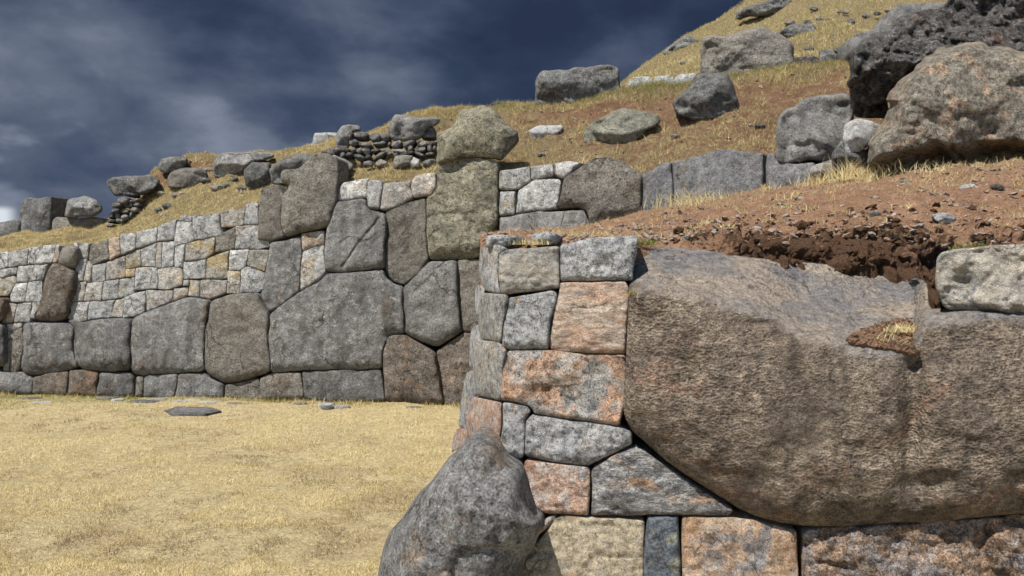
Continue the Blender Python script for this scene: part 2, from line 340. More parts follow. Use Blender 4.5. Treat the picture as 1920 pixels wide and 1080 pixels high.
REG = {1: (0, 320, 2.348), 2: (470, 180, 2.348), 3: (470, 470, 3.485), 4: (900, 240, 2.909), 5: (840, 430, 2.7), 6: (700, 760, 3.374),
       7: (1160, 400, 1.588), 8: (960, 0, 2.0), 9: (0, 220, 4.0), 10: (440, 180, 3.556), 11: (1580, 0, 3.176), 0: (0, 0, 1.0)}
def PX(r, s):
    ox, oy, k = REG[r]
    a = np.array([[float(v) for v in p.split(',')] for p in s.split()])
    return a/k + np.array([ox, oy])
def area2(p):
    x, y = p[:, 0], p[:, 1]; return np.sum(x*np.roll(y, -1) - np.roll(x, -1)*y)
def offset(p, g):
    if area2(p) < 0: p = p[::-1]
    e = np.roll(p, -1, 0)-p; e /= np.linalg.norm(e, axis=1, keepdims=True)+1e-9
    n = np.stack([-e[:, 1], e[:, 0]], 1)            # inward for this winding
    m = n + np.roll(n, 1, 0); l = np.linalg.norm(m, axis=1, keepdims=True); m = m/np.maximum(l, .5)
    return p + m*g/np.maximum(l/2, .6)
def cut(p, c, ratio=.32):
    out = []
    n = len(p)
    for i in range(n):
        a, b, d = p[i-1], p[i], p[(i+1) % n]
        for q in (a, d):
            L_ = np.linalg.norm(q-b)+1e-9; out.append(b + (q-b)*min(ratio, c/L_))
    return np.array(out)
def sdf(q, p):
    """inside mask, distance to each segment, nearest boundary point"""
    a = p; b = np.roll(p, -1, 0); ab = b-a; n = len(q)
    dist = np.full(n, 1e18); near = np.zeros((n, 2)); inside = np.zeros(n, bool); segd = np.empty((len(a), n))
    for i in range(len(a)):
        l2 = ab[i] @ ab[i] + 1e-12
        t = np.clip(((q-a[i]) @ ab[i])/l2, 0, 1); c = a[i]+t[:, None]*ab[i]; d = np.hypot(*(q-c).T)
        segd[i] = d; m = d < dist; dist[m] = d[m]; near[m] = c[m]
        y0, y1 = a[i, 1], b[i, 1]
        if y0 != y1:
            cr = ((y0 > q[:, 1]) != (y1 > q[:, 1])) & (q[:, 0] < (b[i, 0]-a[i, 0])*(q[:, 1]-y0)/(y1-y0)+a[i, 0]); inside ^= cr
    return inside, dist, near, segd
def warp(q, amp, freq):
    z = np.zeros(len(q)); P = np.stack([q[:, 0]*freq, q[:, 1]*freq, z], 1)
    return q + amp*np.stack([fbm(P, 3, 91), fbm(P+5.5, 3, 97)], 1)
_seed = [100]
def stone(name, poly, Dfn, mat, parent=None, sp=.03, H=.08, r=.10, under=1.8, pillow=.04, gap=.008, corner=.06, rough=.02, rfreq=3.0,
          back=(0, 1, 0), depth=.45, wamp=.012, closed=False, facets=0, fdepth=.15, hmod=None, label=None, flat_top=1.0, chip=0.0, even=False, top_h=.15, side_h=.30):
    _seed[0] += 1; seed = _seed[0]; rg = np.random.default_rng(seed)
    cx, cy = poly.mean(0); D0 = float(Dfn(np.array([cx]), np.array([cy]))[0]); k = F/D0      # px per metre
    p = offset(poly, gap*k); p = cut(p, corner*k); p = cut(p, corner*k*.4)
    if area2(p) < 0: p = p[::-1]
    s = sp*k; lo, hi = p.min(0)-s, p.max(0)+s
    nx, ny = int((hi[0]-lo[0])/s)+2, int((hi[1]-lo[1])/s)+2
    gx, gy = np.meshgrid(lo[0]+np.arange(nx)*s, lo[1]+np.arange(ny)*s); q = np.stack([gx.ravel(), gy.ravel()], 1)
    ins, dist, near, _ = sdf(q, p)
    I = ins.reshape(ny, nx); cell = (I[:-1, :-1] | I[1:, :-1] | I[1:, 1:] | I[:-1, 1:])
    ids = np.arange(nx*ny).reshape(ny, nx)
    quads = np.stack([ids[:-1, :-1][cell], ids[1:, :-1][cell], ids[1:, 1:][cell], ids[:-1, 1:][cell]], 1)
    q = np.where(ins[:, None], q, near)
    used, inv = np.unique(quads, return_inverse=True); quads = inv.reshape(-1, 4); q = q[used]
    ins2, dist, near, segd = sdf(q, p)
    e = np.roll(p, -1, 0)-p; el = np.linalg.norm(e, axis=1)+1e-9; ny_out = -(e[:, 0]/el)*1.0     # outward normal y (photo down = +)
    # winding positive => inward normal (-ey, ex); outward = (ey, -ex): y component = -ex
    rr = r*(1 + (under-1)*np.clip(ny_out, 0, 1))*k
    if flat_top != 1.0: rr = rr*np.where(ny_out < -.4, flat_top, 1)
    te = np.clip(segd/rr[:, None], 0, 1); t = te.min(0)
    He = np.ones(len(el)) if closed or even else np.interp(ny_out, [-1, -.5, .3, 1], [top_h, side_h, side_h+.08, 1.0])
    drop = H*(He[:, None]*(1-np.sqrt(np.clip(1-(1-te)**2, 0, 1)))).max(0)
    on_b = np.min(segd, 0) < 1e-6
    prof = np.sqrt(np.clip(1-(1-t)**2, 0, 1))
    ex = max(p[:, 0].max()-p[:, 0].min(), 1); ey = max(p[:, 1].max()-p[:, 1].min(), 1); ext = min(ex, ey)/2
    dm = np.min(segd, 0); pil = 1-(1-np.clip(dm/ext, 0, 1))**2
    if closed: pil = np.sqrt(np.clip(pil, 0, 1))
    h = H - drop + pillow*pil
    qw = warp(q, wamp*k, 1/(.35*k))
    D = Dfn(qw[:, 0], qw[:, 1])
    P3 = unproj(qw[:, 0], qw[:, 1], D); P3s = P3 + seed*3.7
    if facets:
        u = (q-p.mean(0))/np.array([ex, ey])*2
        fh = np.full(len(q), 1.0)
        for _ in range(facets):
            a = rg.uniform(0, 2*math.pi); sl = rg.uniform(.45, 1.1); off = rg.uniform(.62, 1.1)
            fh = np.minimum(fh, off - sl*(u[:, 0]*math.cos(a)+u[:, 1]*math.sin(a)))
        h = np.minimum(h, (H+pillow)*(1-min(fdepth/(H+pillow), .95)*(1-np.clip(fh, 0, 1))))
    edge = np.clip(dm/(.5*r*k), .15, 1)
    h = h + rough*fbm(P3s*rfreq, 5, seed, .55)*edge
    if chip > 0:
        rd = ridge(P3s*np.array([1., 1., 1.6])*rfreq*.8, 3, seed+9); h = h - chip*np.clip(rd-.55, 0, 1)*edge
    if hmod is not None: h = h + hmod(q[:, 0], q[:, 1], prof)
    front = unproj(qw[:, 0], qw[:, 1], D-h)
    # boundary edges (directed)
    E = np.concatenate([quads[:, [0, 1]], quads[:, [1, 2]], quads[:, [2, 3]], quads[:, [3, 0]]])
    E = E[E[:, 0] != E[:, 1]]
    n = len(q); key = E[:, 0].astype(np.int64)*n+E[:, 1]; rev = E[:, 1].astype(np.int64)*n+E[:, 0]
    be = E[~np.isin(key, rev)]
    bv = np.unique(be)
    if closed:
        T = pillow+H
        bk = unproj(qw[:, 0], qw[:, 1], D + (.75*H*prof + pillow*.9*pil) + rough*fbm(P3s*rfreq+40, 4, seed+5)*edge)
        remap = np.arange(n)+n; remap[bv] = bv
        keep = np.setdiff1d(np.arange(n), bv); newidx = np.full(n, -1); newidx[bv] = bv; newidx[keep] = n+np.arange(len(keep))
        co = np.concatenate([front, bk[keep]]); bq = newidx[quads][:, ::-1]
        quads = np.concatenate([quads, bq])
    else:
        newidx = np.full(n, -1); newidx[bv] = n+np.arange(len(bv))
        bb = np.array(back, float); bb /= np.linalg.norm(bb)
        rim = front[bv] + bb*(.03)
        ring = front[bv] + bb*depth
        co = np.concatenate([front, ring])
        sq = np.stack([be[:, 1], be[:, 0], newidx[be[:, 0]], newidx[be[:, 1]]], 1)
        quads = np.concatenate([quads, sq])
    # drop degenerate faces
    o = mesh_obj(name, co, quads, mat, parent)
    if label: o['label'] = label
    return o

# ------------------------------------------------------------------ terrain sheets lofted through world depths
class Sheet:
    def __init__(s, xs, rows):
        s.xs = np.array(xs, float); s.Y = np.array([r[0] for r in rows], float); s.D = np.array([r[1] for r in rows], float)
        s.G = np.array([np.broadcast_to(r[2], len(xs)) for r in rows], float); s.GR = np.array([np.broadcast_to(r[3], len(xs)) for r in rows], float)
    def at(s, px, v):
        """v in 0..nrows-1"""
        i = np.clip(np.floor(v).astype(int), 0, len(s.Y)-2); f = v-i
        def g(A):
            r = np.stack([np.interp(px, s.xs, A[k]) for k in range(len(A))]); a = r[i, np.arange(len(px))]; b = r[i+1, np.arange(len(px))]
            return a + (b-a)*f
        return g(s.Y), g(s.D), g(s.G), g(s.GR)
    def depth(s, px, py):
        ys = [np.interp(px, s.xs, s.Y[k]) for k in range(len(s.Y))]; ds = [np.interp(px, s.xs, s.D[k]) for k in range(len(s.D))]
        for k in range(1, len(ys)-1):
            if ys[k+1] <= py <= ys[k]: return ds[k] + (ds[k+1]-ds[k])*(ys[k]-py)/(ys[k]-ys[k+1]+1e-6)
        return ds[1] if py > ys[1] else ds[-2]
    def point(s, px, v, amp, freq, seed):
        y, D, g, gr = s.at(px, v); P = unproj(px, y, D)
        dz = amp*fbm(P*freq, 5, seed); f = np.clip(v, 0, 1)
        P[:, 2] += dz*f; P[:, 1] += .4*amp*fbm(P*freq*1.3+9, 4, seed+3)*f
        return P, g, gr
    def build(s, name, mat, nx, sub, amp, freq, seed, parent=None, extra=None, damp=None):
        pxs = np.linspace(s.xs[0], s.xs[-1], nx); vs = [0.0]
        for k, n in enumerate(sub): vs += list(k + (np.arange(n)+1)/n)
        vs = np.array(vs); A, B = np.meshgrid(pxs, vs)
        P, g, gr = s.point(A.ravel(), B.ravel(), amp, freq, seed)
        if extra is not None: P = extra(P, A.ravel(), B.ravel())
        ny = len(vs); ids = np.arange(nx*ny).reshape(ny, nx)
        q = np.stack([ids[:-1, :-1], ids[:-1, 1:], ids[1:, 1:], ids[1:, :-1]], -1).reshape(-1, 4)
        o = mesh_obj(name, P, q, mat, parent, origin=np.zeros(3))
        set_attr(o, 'cover', np.stack([g, gr, 0*g if damp is None else damp(A.ravel(), B.ravel())], 1)); return o

# ---- field
def field():
    Y = np.concatenate([np.linspace(-8, 2.8, 14), np.linspace(3, 14.5, 230), np.geomspace(15, 3000, 40)]); X = np.concatenate([-np.geomspace(2500, 12.5, 30), np.linspace(-12, 6, 260), np.geomspace(6.5, 2500, 30)])
    A, B = np.meshgrid(X, Y); P = np.stack([A.ravel(), B.ravel(), 0*A.ravel()], 1)
    near_ = (np.abs(P[:, 0]) < 13) & (P[:, 1] < 15)
    P[:, 2] = np.where(near_, .022*fbm(P*1.2, 3, 5)+.008*fbm(P*7, 3, 6) - .012, -.03)
    nx, ny = len(X), len(Y); ids = np.arange(nx*ny).reshape(ny, nx)
    q = np.stack([ids[:-1, :-1], ids[:-1, 1:], ids[1:, 1:], ids[1:, :-1]], -1).reshape(-1, 4)
    o = mesh_obj('grass_field', P, q, 'field', origin=np.zeros(3)); o['kind'] = 'structure'
    gr = np.clip((P[:, 1]-11.2)/1.0, 0, 1)*.55
    set_attr(o, 'cover', np.stack([np.full(len(P), .90), gr, 0*gr], 1))
field()

# ---- slope behind the long wall
HX = [-900, 0, 200, 240, 288, 345, 400, 480, 560, 640, 700, 820, 935, 1090, 1200, 1340, 1450, 1590, 1750, 1950, 3100]
R0y = [498, 475, 467, 462, 457, 448, 432, 397, 380, 352, 346, 336, 330, 312, 330, 298, 300, 310, 315, 305, 295]
R0D = [13.9, 13.4, 13.2, 13.2, 13.1, 13.0, 12.95, 12.85, 12.75, 12.65, 12.55, 12.4, 12.3, 11.6, 11.2, 10.7, 10.3, 9.9, 8.6, 8.0, 7.6]
R2y = [470, 447, 415, 384, 320, 293, 289, 288, 281, 260, 246, 208, 199, 188, 166, 146, 133, 114, 92, 70, 50]
R2D = [17, 16.8, 16.6, 16.6, 16.4, 16.2, 16.0, 15.8, 15.5, 15.0, 14.9, 14.8, 14.8, 14.6, 14.4, 14.2, 14.0, 13.5, 12.8, 12.2, 12]
y0, d0, y2, d2 = map(np.array, (R0y, R0D, R2y, R2D))
gm = np.interp(HX, [0, 200, 330, 420, 560, 640, 900, 1100, 1300, 2300], [1, 1, .9, .85, .8, .68, .55, .50, .46, .42])
gt = np.interp(HX, [0, 200, 230, 300, 450, 560, 640, 900, 1100, 2300], [1, 1, .55, .30, .35, .75, .6, .55, .30, .45])
gr0 = np.interp(HX, [0, 500, 900], [.10, .12, .02]); gr2 = np.interp(HX, [0, 300, 560, 640, 850, 940, 2300], [.15, .1, .45, .2, .1, .62, .62])
gtop = np.interp(HX, [0, 200, 300, 600, 2300], [1, .9, .5, .8, .85])
hill = Sheet(HX, [(y0+330, d0-.02, .2, 0), (y0, d0, gm, gr0), (y0*.5+y2*.5, d0*.5+d2*.5, gm, gr0*.7), (y0*.15+y2*.85, d0*.15+d2*.85, gt, gr0), (y2, d2, gtop, gr2),
                  (y2+6, d2+2.5, .9, .3), (y2+30, d2+12, .9, .2), (y2*0+535, d2+60, .9, .2)])
ho = hill.build('hillside', 'hill', 520, [2, 44, 30, 24, 10, 8, 6], .09, 1.9, 21); ho['kind'] = 'structure'
# ---- far hill at the upper right
FXs = [1080, 1165, 1245, 1310, 1395, 1500, 1700, 2000, 2400]
far = Sheet(FXs, [([420]*9, [17]*9, .7, .2), ([200, 185, 175, 165, 150, 140, 120, 100, 90], [17, 17, 17, 17, 17, 17, 17, 17, 17], .8, .15),
                  ([195, 165, 135, 110, 85, 60, 30, -10, -40], [24]*9, .78, .15), ([200, 155, 98, 58, 3, -60, -150, -260, -380], [34]*9, .7, .45), ([300, 240, 180, 120, 60, 0, -60, -160, -280], [52]*9, .8, .3), ([540]*9, [90]*9, .8, .2)])
fo = far.build('far_hill', 'hill', 260, [2, 50, 60, 12, 4], .22, .55, 33); fo['kind'] = 'structure'
# ---- earth terrace on top of the near bastion
NX = [900, 935, 1060, 1190, 1300, 1400, 1480, 1600, 1690, 1750, 1850, 1950, 2900]
n0 = np.array([460, 460, 462, 462, 478, 492, 500, 498, 520, 600, 560, 560, 560.]); n1 = np.array([449, 448, 446, 438, 442, 440, 438, 432, 430, 440, 440, 436, 430.])
n2 = np.array([445, 443, 438, 424, 408, 396, 388, 378, 374, 370, 364, 358, 350.]); n3 = np.array([440, 438, 433, 402, 384, 362, 346, 326, 320, 312, 306, 300, 290.])
nd0 = np.array([5.6, 4.95, 4.5, 4.45, 4.55, 4.6, 4.65, 4.65, 4.6, 4.35, 4.4, 4.4, 4.3]); nd1 = nd0*0+5.0; nd1[:4] = [5.8, 5.2, 4.8, 4.8]; nd2 = nd0*0+6.2; nd3 = np.array([10.8, 10.8, 10.6, 10.3, 10.0, 9.6, 9.3, 8.9, 8.3, 7.6, 7.3, 7.1, 7.0])
near = Sheet(NX, [(n0+900, nd0, .1, 0), (n0, nd0, .1, 0), (n1, nd1, .12, .0), (n2, nd2, .2, 0), (n3, nd3, .46, 0), (n3+25, nd3+1.6, .5, 0), (n3+260, nd3+2, .5, 0)])
def clod(P, px, v):
    m = np.clip((px-1230)/120, 0, 1)*np.clip(1.9-np.abs(v-1.4)*1.6, 0, 1)
    P = P.copy(); rd = fbm(P*9, 4, 77, .6); P[:, 2] += m*.06*rd; P[:, 1] -= m*(.10*fbm(P*5+3, 4, 78, .6)); 
    m2 = (1-m)*np.clip(v-1, 0, 1)*.018; P[:, 2] += m2*fbm(P*11, 3, 79)
    return P
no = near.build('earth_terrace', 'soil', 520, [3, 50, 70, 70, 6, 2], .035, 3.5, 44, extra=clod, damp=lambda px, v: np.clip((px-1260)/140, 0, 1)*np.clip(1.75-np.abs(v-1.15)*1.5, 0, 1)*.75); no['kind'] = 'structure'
# left flank of the terrace core, behind the bastion's side stones
# ------------------------------------------------------------------ walls
A = empty('megalithic_wall', tuple(unproj(250, 742, 12.7)*np.array([1, 1, 0])))
tag(A, 'old stone wall of small pale blocks stacked above a row of dark rounded megaliths', 'wall')
A_big = [
 ('megab', '222,410 250,408 330,445 328,490 310,575 295,640 265,665 160,660 175,590 200,490', 'tall brown tapering stone rising between the small pale blocks'),
 ('taupe', '252,385 265,350 290,325 325,330 345,350 335,400 328,436 275,432 250,412', 'rounded grey stone set on top of the tall brown one'),
 ('mega', '-60,675 20,678 19,862 -60,868', None), ('megab', '-60,555 22,560 22,600 8,672 -60,672', None),
 ('mega', '108,672 285,668 322,700 328,800 338,868 240,893 150,900 100,885 98,770', 'dark megalith with a brown hollowed patch'),
 ('mega', '290,655 320,655 345,668 520,650 580,655 570,750 572,880 430,888 370,882 335,850 325,700 318,690', None),
 ('mega', '582,655 640,625 700,600 775,575 820,558 922,572 912,650 900,780 902,885 700,895 600,903 572,880 568,760', None),
 ('taupe', '925,572 1000,550 1140,537 1155,590 1182,640 1185,760 1187,895 1100,925 1000,940 910,895 902,800 912,650', 'bulging megalith with yellowish right edge'),
]
for m, s, lb in A_big:
    big = m != 'taupe' or '925' in s
    stone('megalith', PX(1, s), PA.D, m, A, sp=.028, H=.15, r=.06, under=4.2, pillow=.06, corner=.045, gap=.001, rough=.04, rfreq=2.0, wamp=.022, label=lb, back=PA.back)
A_base = ['-60,880 15,885 60,890 95,885 145,910 140,970 -60,965', '148,905 300,882 302,975 142,970', '303,880 370,875 435,892 425,980 303,976', '436,892 570,885 590,905 588,982 428,980',
 '595,905 632,905 628,985 590,982', '635,900 780,893 772,992 628,987', '785,893 905,890 930,920 990,945 992,1002 772,994', '996,945 1100,925 1145,920 1155,1000 996,1002']
def down(P_, dy=7):
    P_ = P_.copy(); lim = P_[:, 1].max()-9; P_[P_[:, 1] > lim, 1] += dy; return P_
for i, s in enumerate(A_base):
    stone('footing_stone', down(PX(1, s)), PA.D, ['mega', 'megab', 'megab', 'mega', 'taupe', 'mega', 'mega', 'taupe'][i], A, sp=.03, H=.06, r=.04, under=2, pillow=.03, corner=.025, gap=.001, rough=.03, back=PA.back, wamp=.02)
A_small = """
g|-60,362 40,358 38,430 -60,440
g|42,360 122,340 118,415 38,432
g|122,338 242,330 225,410 120,415
p|245,330 262,332 248,400 228,408
g|320,318 345,315 350,345 325,335
g|350,325 395,320 382,388 340,385
t|398,330 480,298 475,385 405,420 390,395
p|482,295 528,290 528,368 478,398
g|532,280 603,275 600,345 532,368
g|606,270 692,248 690,315 602,343
g|695,245 780,215 765,300 690,313
g|790,208 820,198 848,205 845,228 795,222
g|785,225 848,230 853,305 768,333 762,305
g|852,200 968,188 972,285 858,305 850,250
p|975,180 1080,168 1075,240 975,250
g|1083,150 1110,140 1142,145 1138,240 1078,240
g|-60,442 75,430 72,455 5,472 -60,478
g|78,425 148,418 142,490 75,492
g|150,415 208,413 195,482 143,488
g|332,390 382,390 368,485 328,490
p|384,395 405,422 398,492 370,485
g|405,420 462,408 460,488 400,495
p|464,405 550,372 552,470 464,485
y|552,368 620,345 618,425 554,432
g|624,345 688,318 685,422 622,425
p|690,318 712,315 712,428 688,425
g|714,312 765,310 760,420 714,428
g|768,335 812,320 808,395 800,425 765,425
y|815,320 942,292 940,362 905,388 815,395
t|945,290 1042,245 1035,345 945,360
g|1042,243 1140,243 1180,300 1190,330 1140,350 1035,343
y|-60,480 60,465 72,485 70,500 30,550 -60,552
g|72,498 125,494 110,582 50,578 45,548
g|128,492 190,486 185,560 175,582 112,582
y|554,434 593,432 593,468 554,468
g|596,432 694,425 692,520 596,530
p|697,430 760,422 803,432 798,500 745,523 697,522
g|808,400 908,388 903,475 805,475
y|912,385 1002,352 1000,475 905,478
g|1006,350 1100,350 1085,425 1060,440 1006,438
y|1100,352 1188,350 1168,445 1095,420
p|328,490 382,488 370,572 310,575
p|384,495 452,490 448,570 372,572
g|455,490 525,478 515,562 450,568
g|528,478 593,470 593,545 518,558
g|803,478 830,478 828,505 800,505
y|832,480 880,480 880,560 830,555
p|764,520 828,508 828,552 765,578
p|883,480 996,482 990,540 920,568 882,560
y|1000,440 1062,445 1058,545 994,545
g|1065,440 1090,422 1168,450 1158,520 1142,535 1060,545
p|20,580 75,590 60,670 8,672
g|78,588 140,585 137,668 65,670
g|145,560 183,558 160,655 138,655
g|308,578 398,575 385,662 345,670 298,650
g|400,575 502,568 485,650 388,660
y|508,570 548,558 538,645 486,648
g|550,555 640,532 637,625 590,648 540,648
p|642,530 762,528 762,575 645,622
p|25,675 100,672 98,690 60,708 20,712
g|22,712 58,710 55,745 20,748
p|18,750 52,748 40,885 12,880
t|60,705 102,692 95,870 70,890 42,885 52,760
"""
KM = {'g': 'lime', 'p': 'limep', 'y': 'limey', 't': 'taupe', 'm': 'mega'}
for ln in A_small.strip().splitlines():
    k, s = ln.split('|')
    stone('block', PX(1, s), PA.D, KM[k], A, sp=.018, H=.016, r=.016, under=1.5, pillow=.004+.02*random.random(), corner=.010, gap=-.002, side_h=.5, top_h=.4, rough=.022, rfreq=5, wamp=.02, back=PA.back,
          label='ochre stained pale block' if k == 'y' else None)
# central stretch
B = empty('megalithic_wall', tuple(unproj(700, 750, 12.1)*np.array([1, 1, 0])))
tag(B, 'old stone wall stretch with a tall pitted olive megalith and huge polygonal stones', 'wall')
B_st = [
 (2, 'taupe', '48,402 125,390 150,440 135,500 130,560 142,620 85,643 32,640 38,500', None),
 (2, 'taupe', '140,325 210,320 240,290 275,252 330,252 385,275 380,400 375,470 345,570 270,595 150,622 130,560 140,440 180,395 132,385', 'tall notched grey-brown megalith'),
 (2, 'megal', '375,465 505,448 515,495 590,512 592,765 400,778 325,770 325,650 340,560', 'light grey megalith with a diagonal crack'),
 (2, 'limep', '222,610 325,590 322,652 222,680', None), (2, 'lime', '222,682 322,655 325,780 300,810 218,858', None),
 (2, 'mega', '88,648 160,632 218,620 218,700 215,860 150,910 80,958 45,880 70,760', None),
 (2, 'lime', '380,410 405,378 522,362 515,450 382,460', None), (2, 'lime', '522,372 576,370 572,500 518,495 512,448', None),
 (2, 'limep', '578,385 712,372 710,455 640,492 598,505 575,500', None), (2, 'limep', '715,370 730,352 814,335 812,400 800,440 712,452', None),
 (2, 'taupe', '600,512 690,470 765,455 772,560 785,720 740,790 672,833 620,805 596,765 598,640', None),
 (2, 'olive', '818,300 820,290 920,268 1083,282 1090,420 1095,560 1050,620 1000,715 900,722 790,722 775,600 770,450 800,440 818,400', 'tall olive pitted megalith'),
 (3, 'mega', '120,420 200,355 320,270 460,190 490,148 875,130 890,180 940,215 997,235 1005,545 895,550 870,650 852,772 480,778 310,785 125,805 118,600', 'largest dark polygonal megalith'),
 (3, 'megal', '1002,238 1100,150 1170,70 1345,62 1350,200 1365,430 1385,535 1210,635 1120,600 1012,545', None),
 (3, 'taupe', '1350,62 1490,55 1530,200 1520,480 1470,530 1388,537 1365,420', None),
 (3, 'megab', '895,552 1010,548 1120,620 1200,670 1225,800 1255,1005 1100,1020 888,985 858,780 870,680', None),
 (3, 'megab', '1208,655 1390,542 1500,545 1490,780 1450,1030 1262,1010 1230,820', None),
 (3, 'taupe', '65,845 130,808 322,793 345,965 70,978', None), (3, 'mega', '330,793 500,780 845,778 885,980 500,985 348,965', None)]
for r_, m, s, lb in B_st:
    P_ = PX(r_, s); w_ = np.ptp(P_[:, 0])/F*12
    bigs = w_ > .75 and 'lime' not in m and '330,793' not in s
    kw = dict(H=.13, r=.05, under=4.0, pillow=.04, corner=.035) if bigs else dict(H=.035, r=.03, under=1.6, pillow=.02, corner=.016)
    hm = None
    if 'diagonal' in (lb or ''):
        def hm(x, y, prof):
            x0, y0_, x1, y1 = 712, 405, 638, 500; d = ((x-x0)*(y1-y0_)-(y-y0_)*(x1-x0))/math.hypot(x1-x0, y1-y0_)
            tt = ((x-x0)*(x1-x0)+(y-y0_)*(y1-y0_))/((x1-x0)**2+(y1-y0_)**2)
            return np.where((tt > 0) & (tt < 1), -.05*np.exp(-(d/2.2)**2), 0)+.03*np.tanh(d/8)*((tt > -.2) & (tt < 1.2))
    stone('megalith' if bigs else 'block', P_, PB.D, m, B, sp=.022, gap=.001, wamp=.02, rough=.035 if bigs else .022, rfreq=2.4 if bigs else 5, label=lb, hmod=hm, back=PB.back, chip=.03 if m == 'olive' else 0, **kw)
# right stretch, rising behind the bastion
Cw = empty('megalithic_wall', tuple(unproj(1200, 600, 10.9)*np.array([1, 1, 0])))
tag(Cw, 'upper right stretch of old wall showing above red earth, with flat bluish slabs', 'wall')
for m, s, lb in [
 ('lime', '100,235 272,215 278,295 205,345 100,342', None), ('lime', '278,215 400,198 402,265 280,288', None), ('lime', '405,198 470,182 558,195 520,230 460,280 430,275 404,262', None),
 ('lime', '105,350 198,348 195,475 110,482', None), ('lime', '205,345 300,285 430,278 445,300 425,435 198,472', None),
 ('olive2', '455,285 500,245 560,210 640,158 720,165 750,200 875,255 875,470 740,500 605,535 585,450 540,430 428,440', 'greenish grey peaked megalith'),
 ('megal', '110,490 300,460 570,438 595,530 600,560 560,720 110,690', None), ('slab', '608,545 750,500 872,472 874,600 760,660 590,680', None),
 ('slab', '884,260 930,238 1000,188 1042,185 1050,280 1058,420 1054,560 884,600', None), ('slab', '1048,185 1200,150 1320,112 1550,128 1555,250 1550,430 1300,500 1060,520', 'widest bluish slab'),
 ('slab', '1560,135 1605,130 1620,170 1680,185 1830,190 1830,300 1700,360 1560,420', None), ('slab', '1835,190 1935,170 1935,255 1835,275', None)]:
    P_ = PX(4, s); big = m in ('olive2',)
    kw = dict(H=.13, r=.05, under=4, pillow=.05, corner=.03) if big else dict(H=.06, r=.035, under=1.3, pillow=.03, corner=.015, side_h=.9, top_h=.5)
    stone('megalith' if np.ptp(P_[:, 0]) > 100 else 'block', P_, PC.D, 'taupe' if m == 'olive2' else m, Cw, sp=.016, gap=.006 if m == 'slab' else .001, wamp=.018, rough=.03, rfreq=3, label=lb, back=PC.back, **kw)
# small wall fragments on the terrace above, far left
Dw = empty('ruined_wall', tuple(unproj(100, 450, 16.4)))
tag(Dw, 'short row of dark megaliths on the grassy terrace beside the rubble pile', 'wall')
for m, s in [('boulder', '-120,790 0,785 160,755 155,945 -120,1000'), ('mega', '145,640 185,600 250,595 260,615 380,590 390,600 385,725 375,920 150,945 160,755 145,750'),
             ('taupe', '390,740 500,745 560,760 730,740 800,765 800,820 380,920')]:
    stone('megalith', PX(9, s), PD.D, 'megal' if m == 'boulder' else m, Dw, sp=.04, H=.12, r=.14, pillow=.05, corner=.08, rough=.04, depth=.8)
stone('megalith', PX(9, '388,592 500,600 482,742 388,745'), lambda x, y: PD.D(x, y)+.25+(x-97)*.012, 'mega', Dw, sp=.04, H=.05, r=.06, pillow=.0, corner=.05, depth=.6)

# ------------------------------------------------------------------ near bastion
Nw = empty('stone_bastion', tuple(unproj(1300, 1140, 4.1)*np.array([1, 1, 0])))
tag(Nw, 'projecting wall corner, lichened blocks fitted against one giant brown rock', 'wall')
def nst(r_, m, s, lb=None, name='block', Dfn=PN.D, **kw):
    a = dict(sp=.009, H=.03, r=.018, under=1.7, pillow=.012, corner=.008, gap=.0006, side_h=.65, top_h=.35, rough=.016, rfreq=7, wamp=.010, back=PN.back, depth=.3, chip=.010); a.update(kw)
    return stone(name, PX(r_, s), Dfn, m, Nw, label=lb, **a)
def side_D(px, py):     # rounded corner: the face turns from the front plane into the flank
    a = PN.D(px, py); x = np.clip(945-px+(py-640)*.0, 0, 200); return a + x*.0055 + x*x*.00006
nst(5, 'n_tan', '262,130 300,105 570,75 568,290 350,320 270,335 258,250', 'grey and tan block with slanting dark streaks')
nst(5, 'n_grey', '575,70 720,42 965,38 960,100 940,200 935,255 572,258', 'pale grey block at the top right of the blocks')
nst(5, 'n_grey', '310,345 530,300 555,315 550,380 520,450 500,608 300,612 265,598 275,500', 'rough bluish grey block')
nst(5, 'n_pink', '568,262 900,258 920,300 915,430 900,638 700,625 515,612 502,580 530,430 562,320', 'salmon pink streaked block')
nst(5, 'n_mix', '300,615 520,612 900,642 895,850 865,992 640,965 430,935 405,895 260,868 268,760 280,650', 'wide grey block with orange patches', sp=.011)
nst(5, 'n_grey', '165,110 190,82 270,78 300,100 262,135 256,250 262,330 185,308 155,230', Dfn=side_D, r=.06, H=.05)
nst(5, 'n_corner', '165,320 290,325 305,345 272,480 262,578 160,558 145,500 155,400', Dfn=side_D, r=.06, H=.05)
nst(5, 'n_corner', '150,565 250,572 298,615 275,700 258,868 125,845 120,700 130,620', Dfn=side_D, r=.06, H=.05)
nst(6, 'n_red', '612,-42 760,-20 800,-10 805,120 790,260 690,215 590,205 575,100', 'reddish corner block', Dfn=side_D, r=.05, H=.045)
nst(6, 'n_grey', '805,-15 960,10 985,40 950,90 945,330 895,350 800,280 808,120')
nst(6, 'n_grey', '985,65 1180,85 1560,130 1630,175 1635,235 1540,290 1350,382 1200,370 945,325 950,110', 'long bluish grey wedge shaped block')
nst(6, 'n_red', '945,355 1160,370 1345,395 1365,420 1365,700 1100,690 1005,670 975,600 950,480', 'brick red block with white lichen patches')
nst(0, 'n_tri', '1107,880 1145,855 1183,838 1205,842 1245,870 1310,915 1375,957 1365,967 1107,967', 'dark triangular block with white veins')
nst(6, 'n_yel', '1150,720 1200,705 1450,715 1720,735 1715,1340 920,1340 925,1050 1000,920 1100,800', 'yellowish block in the bottom course')
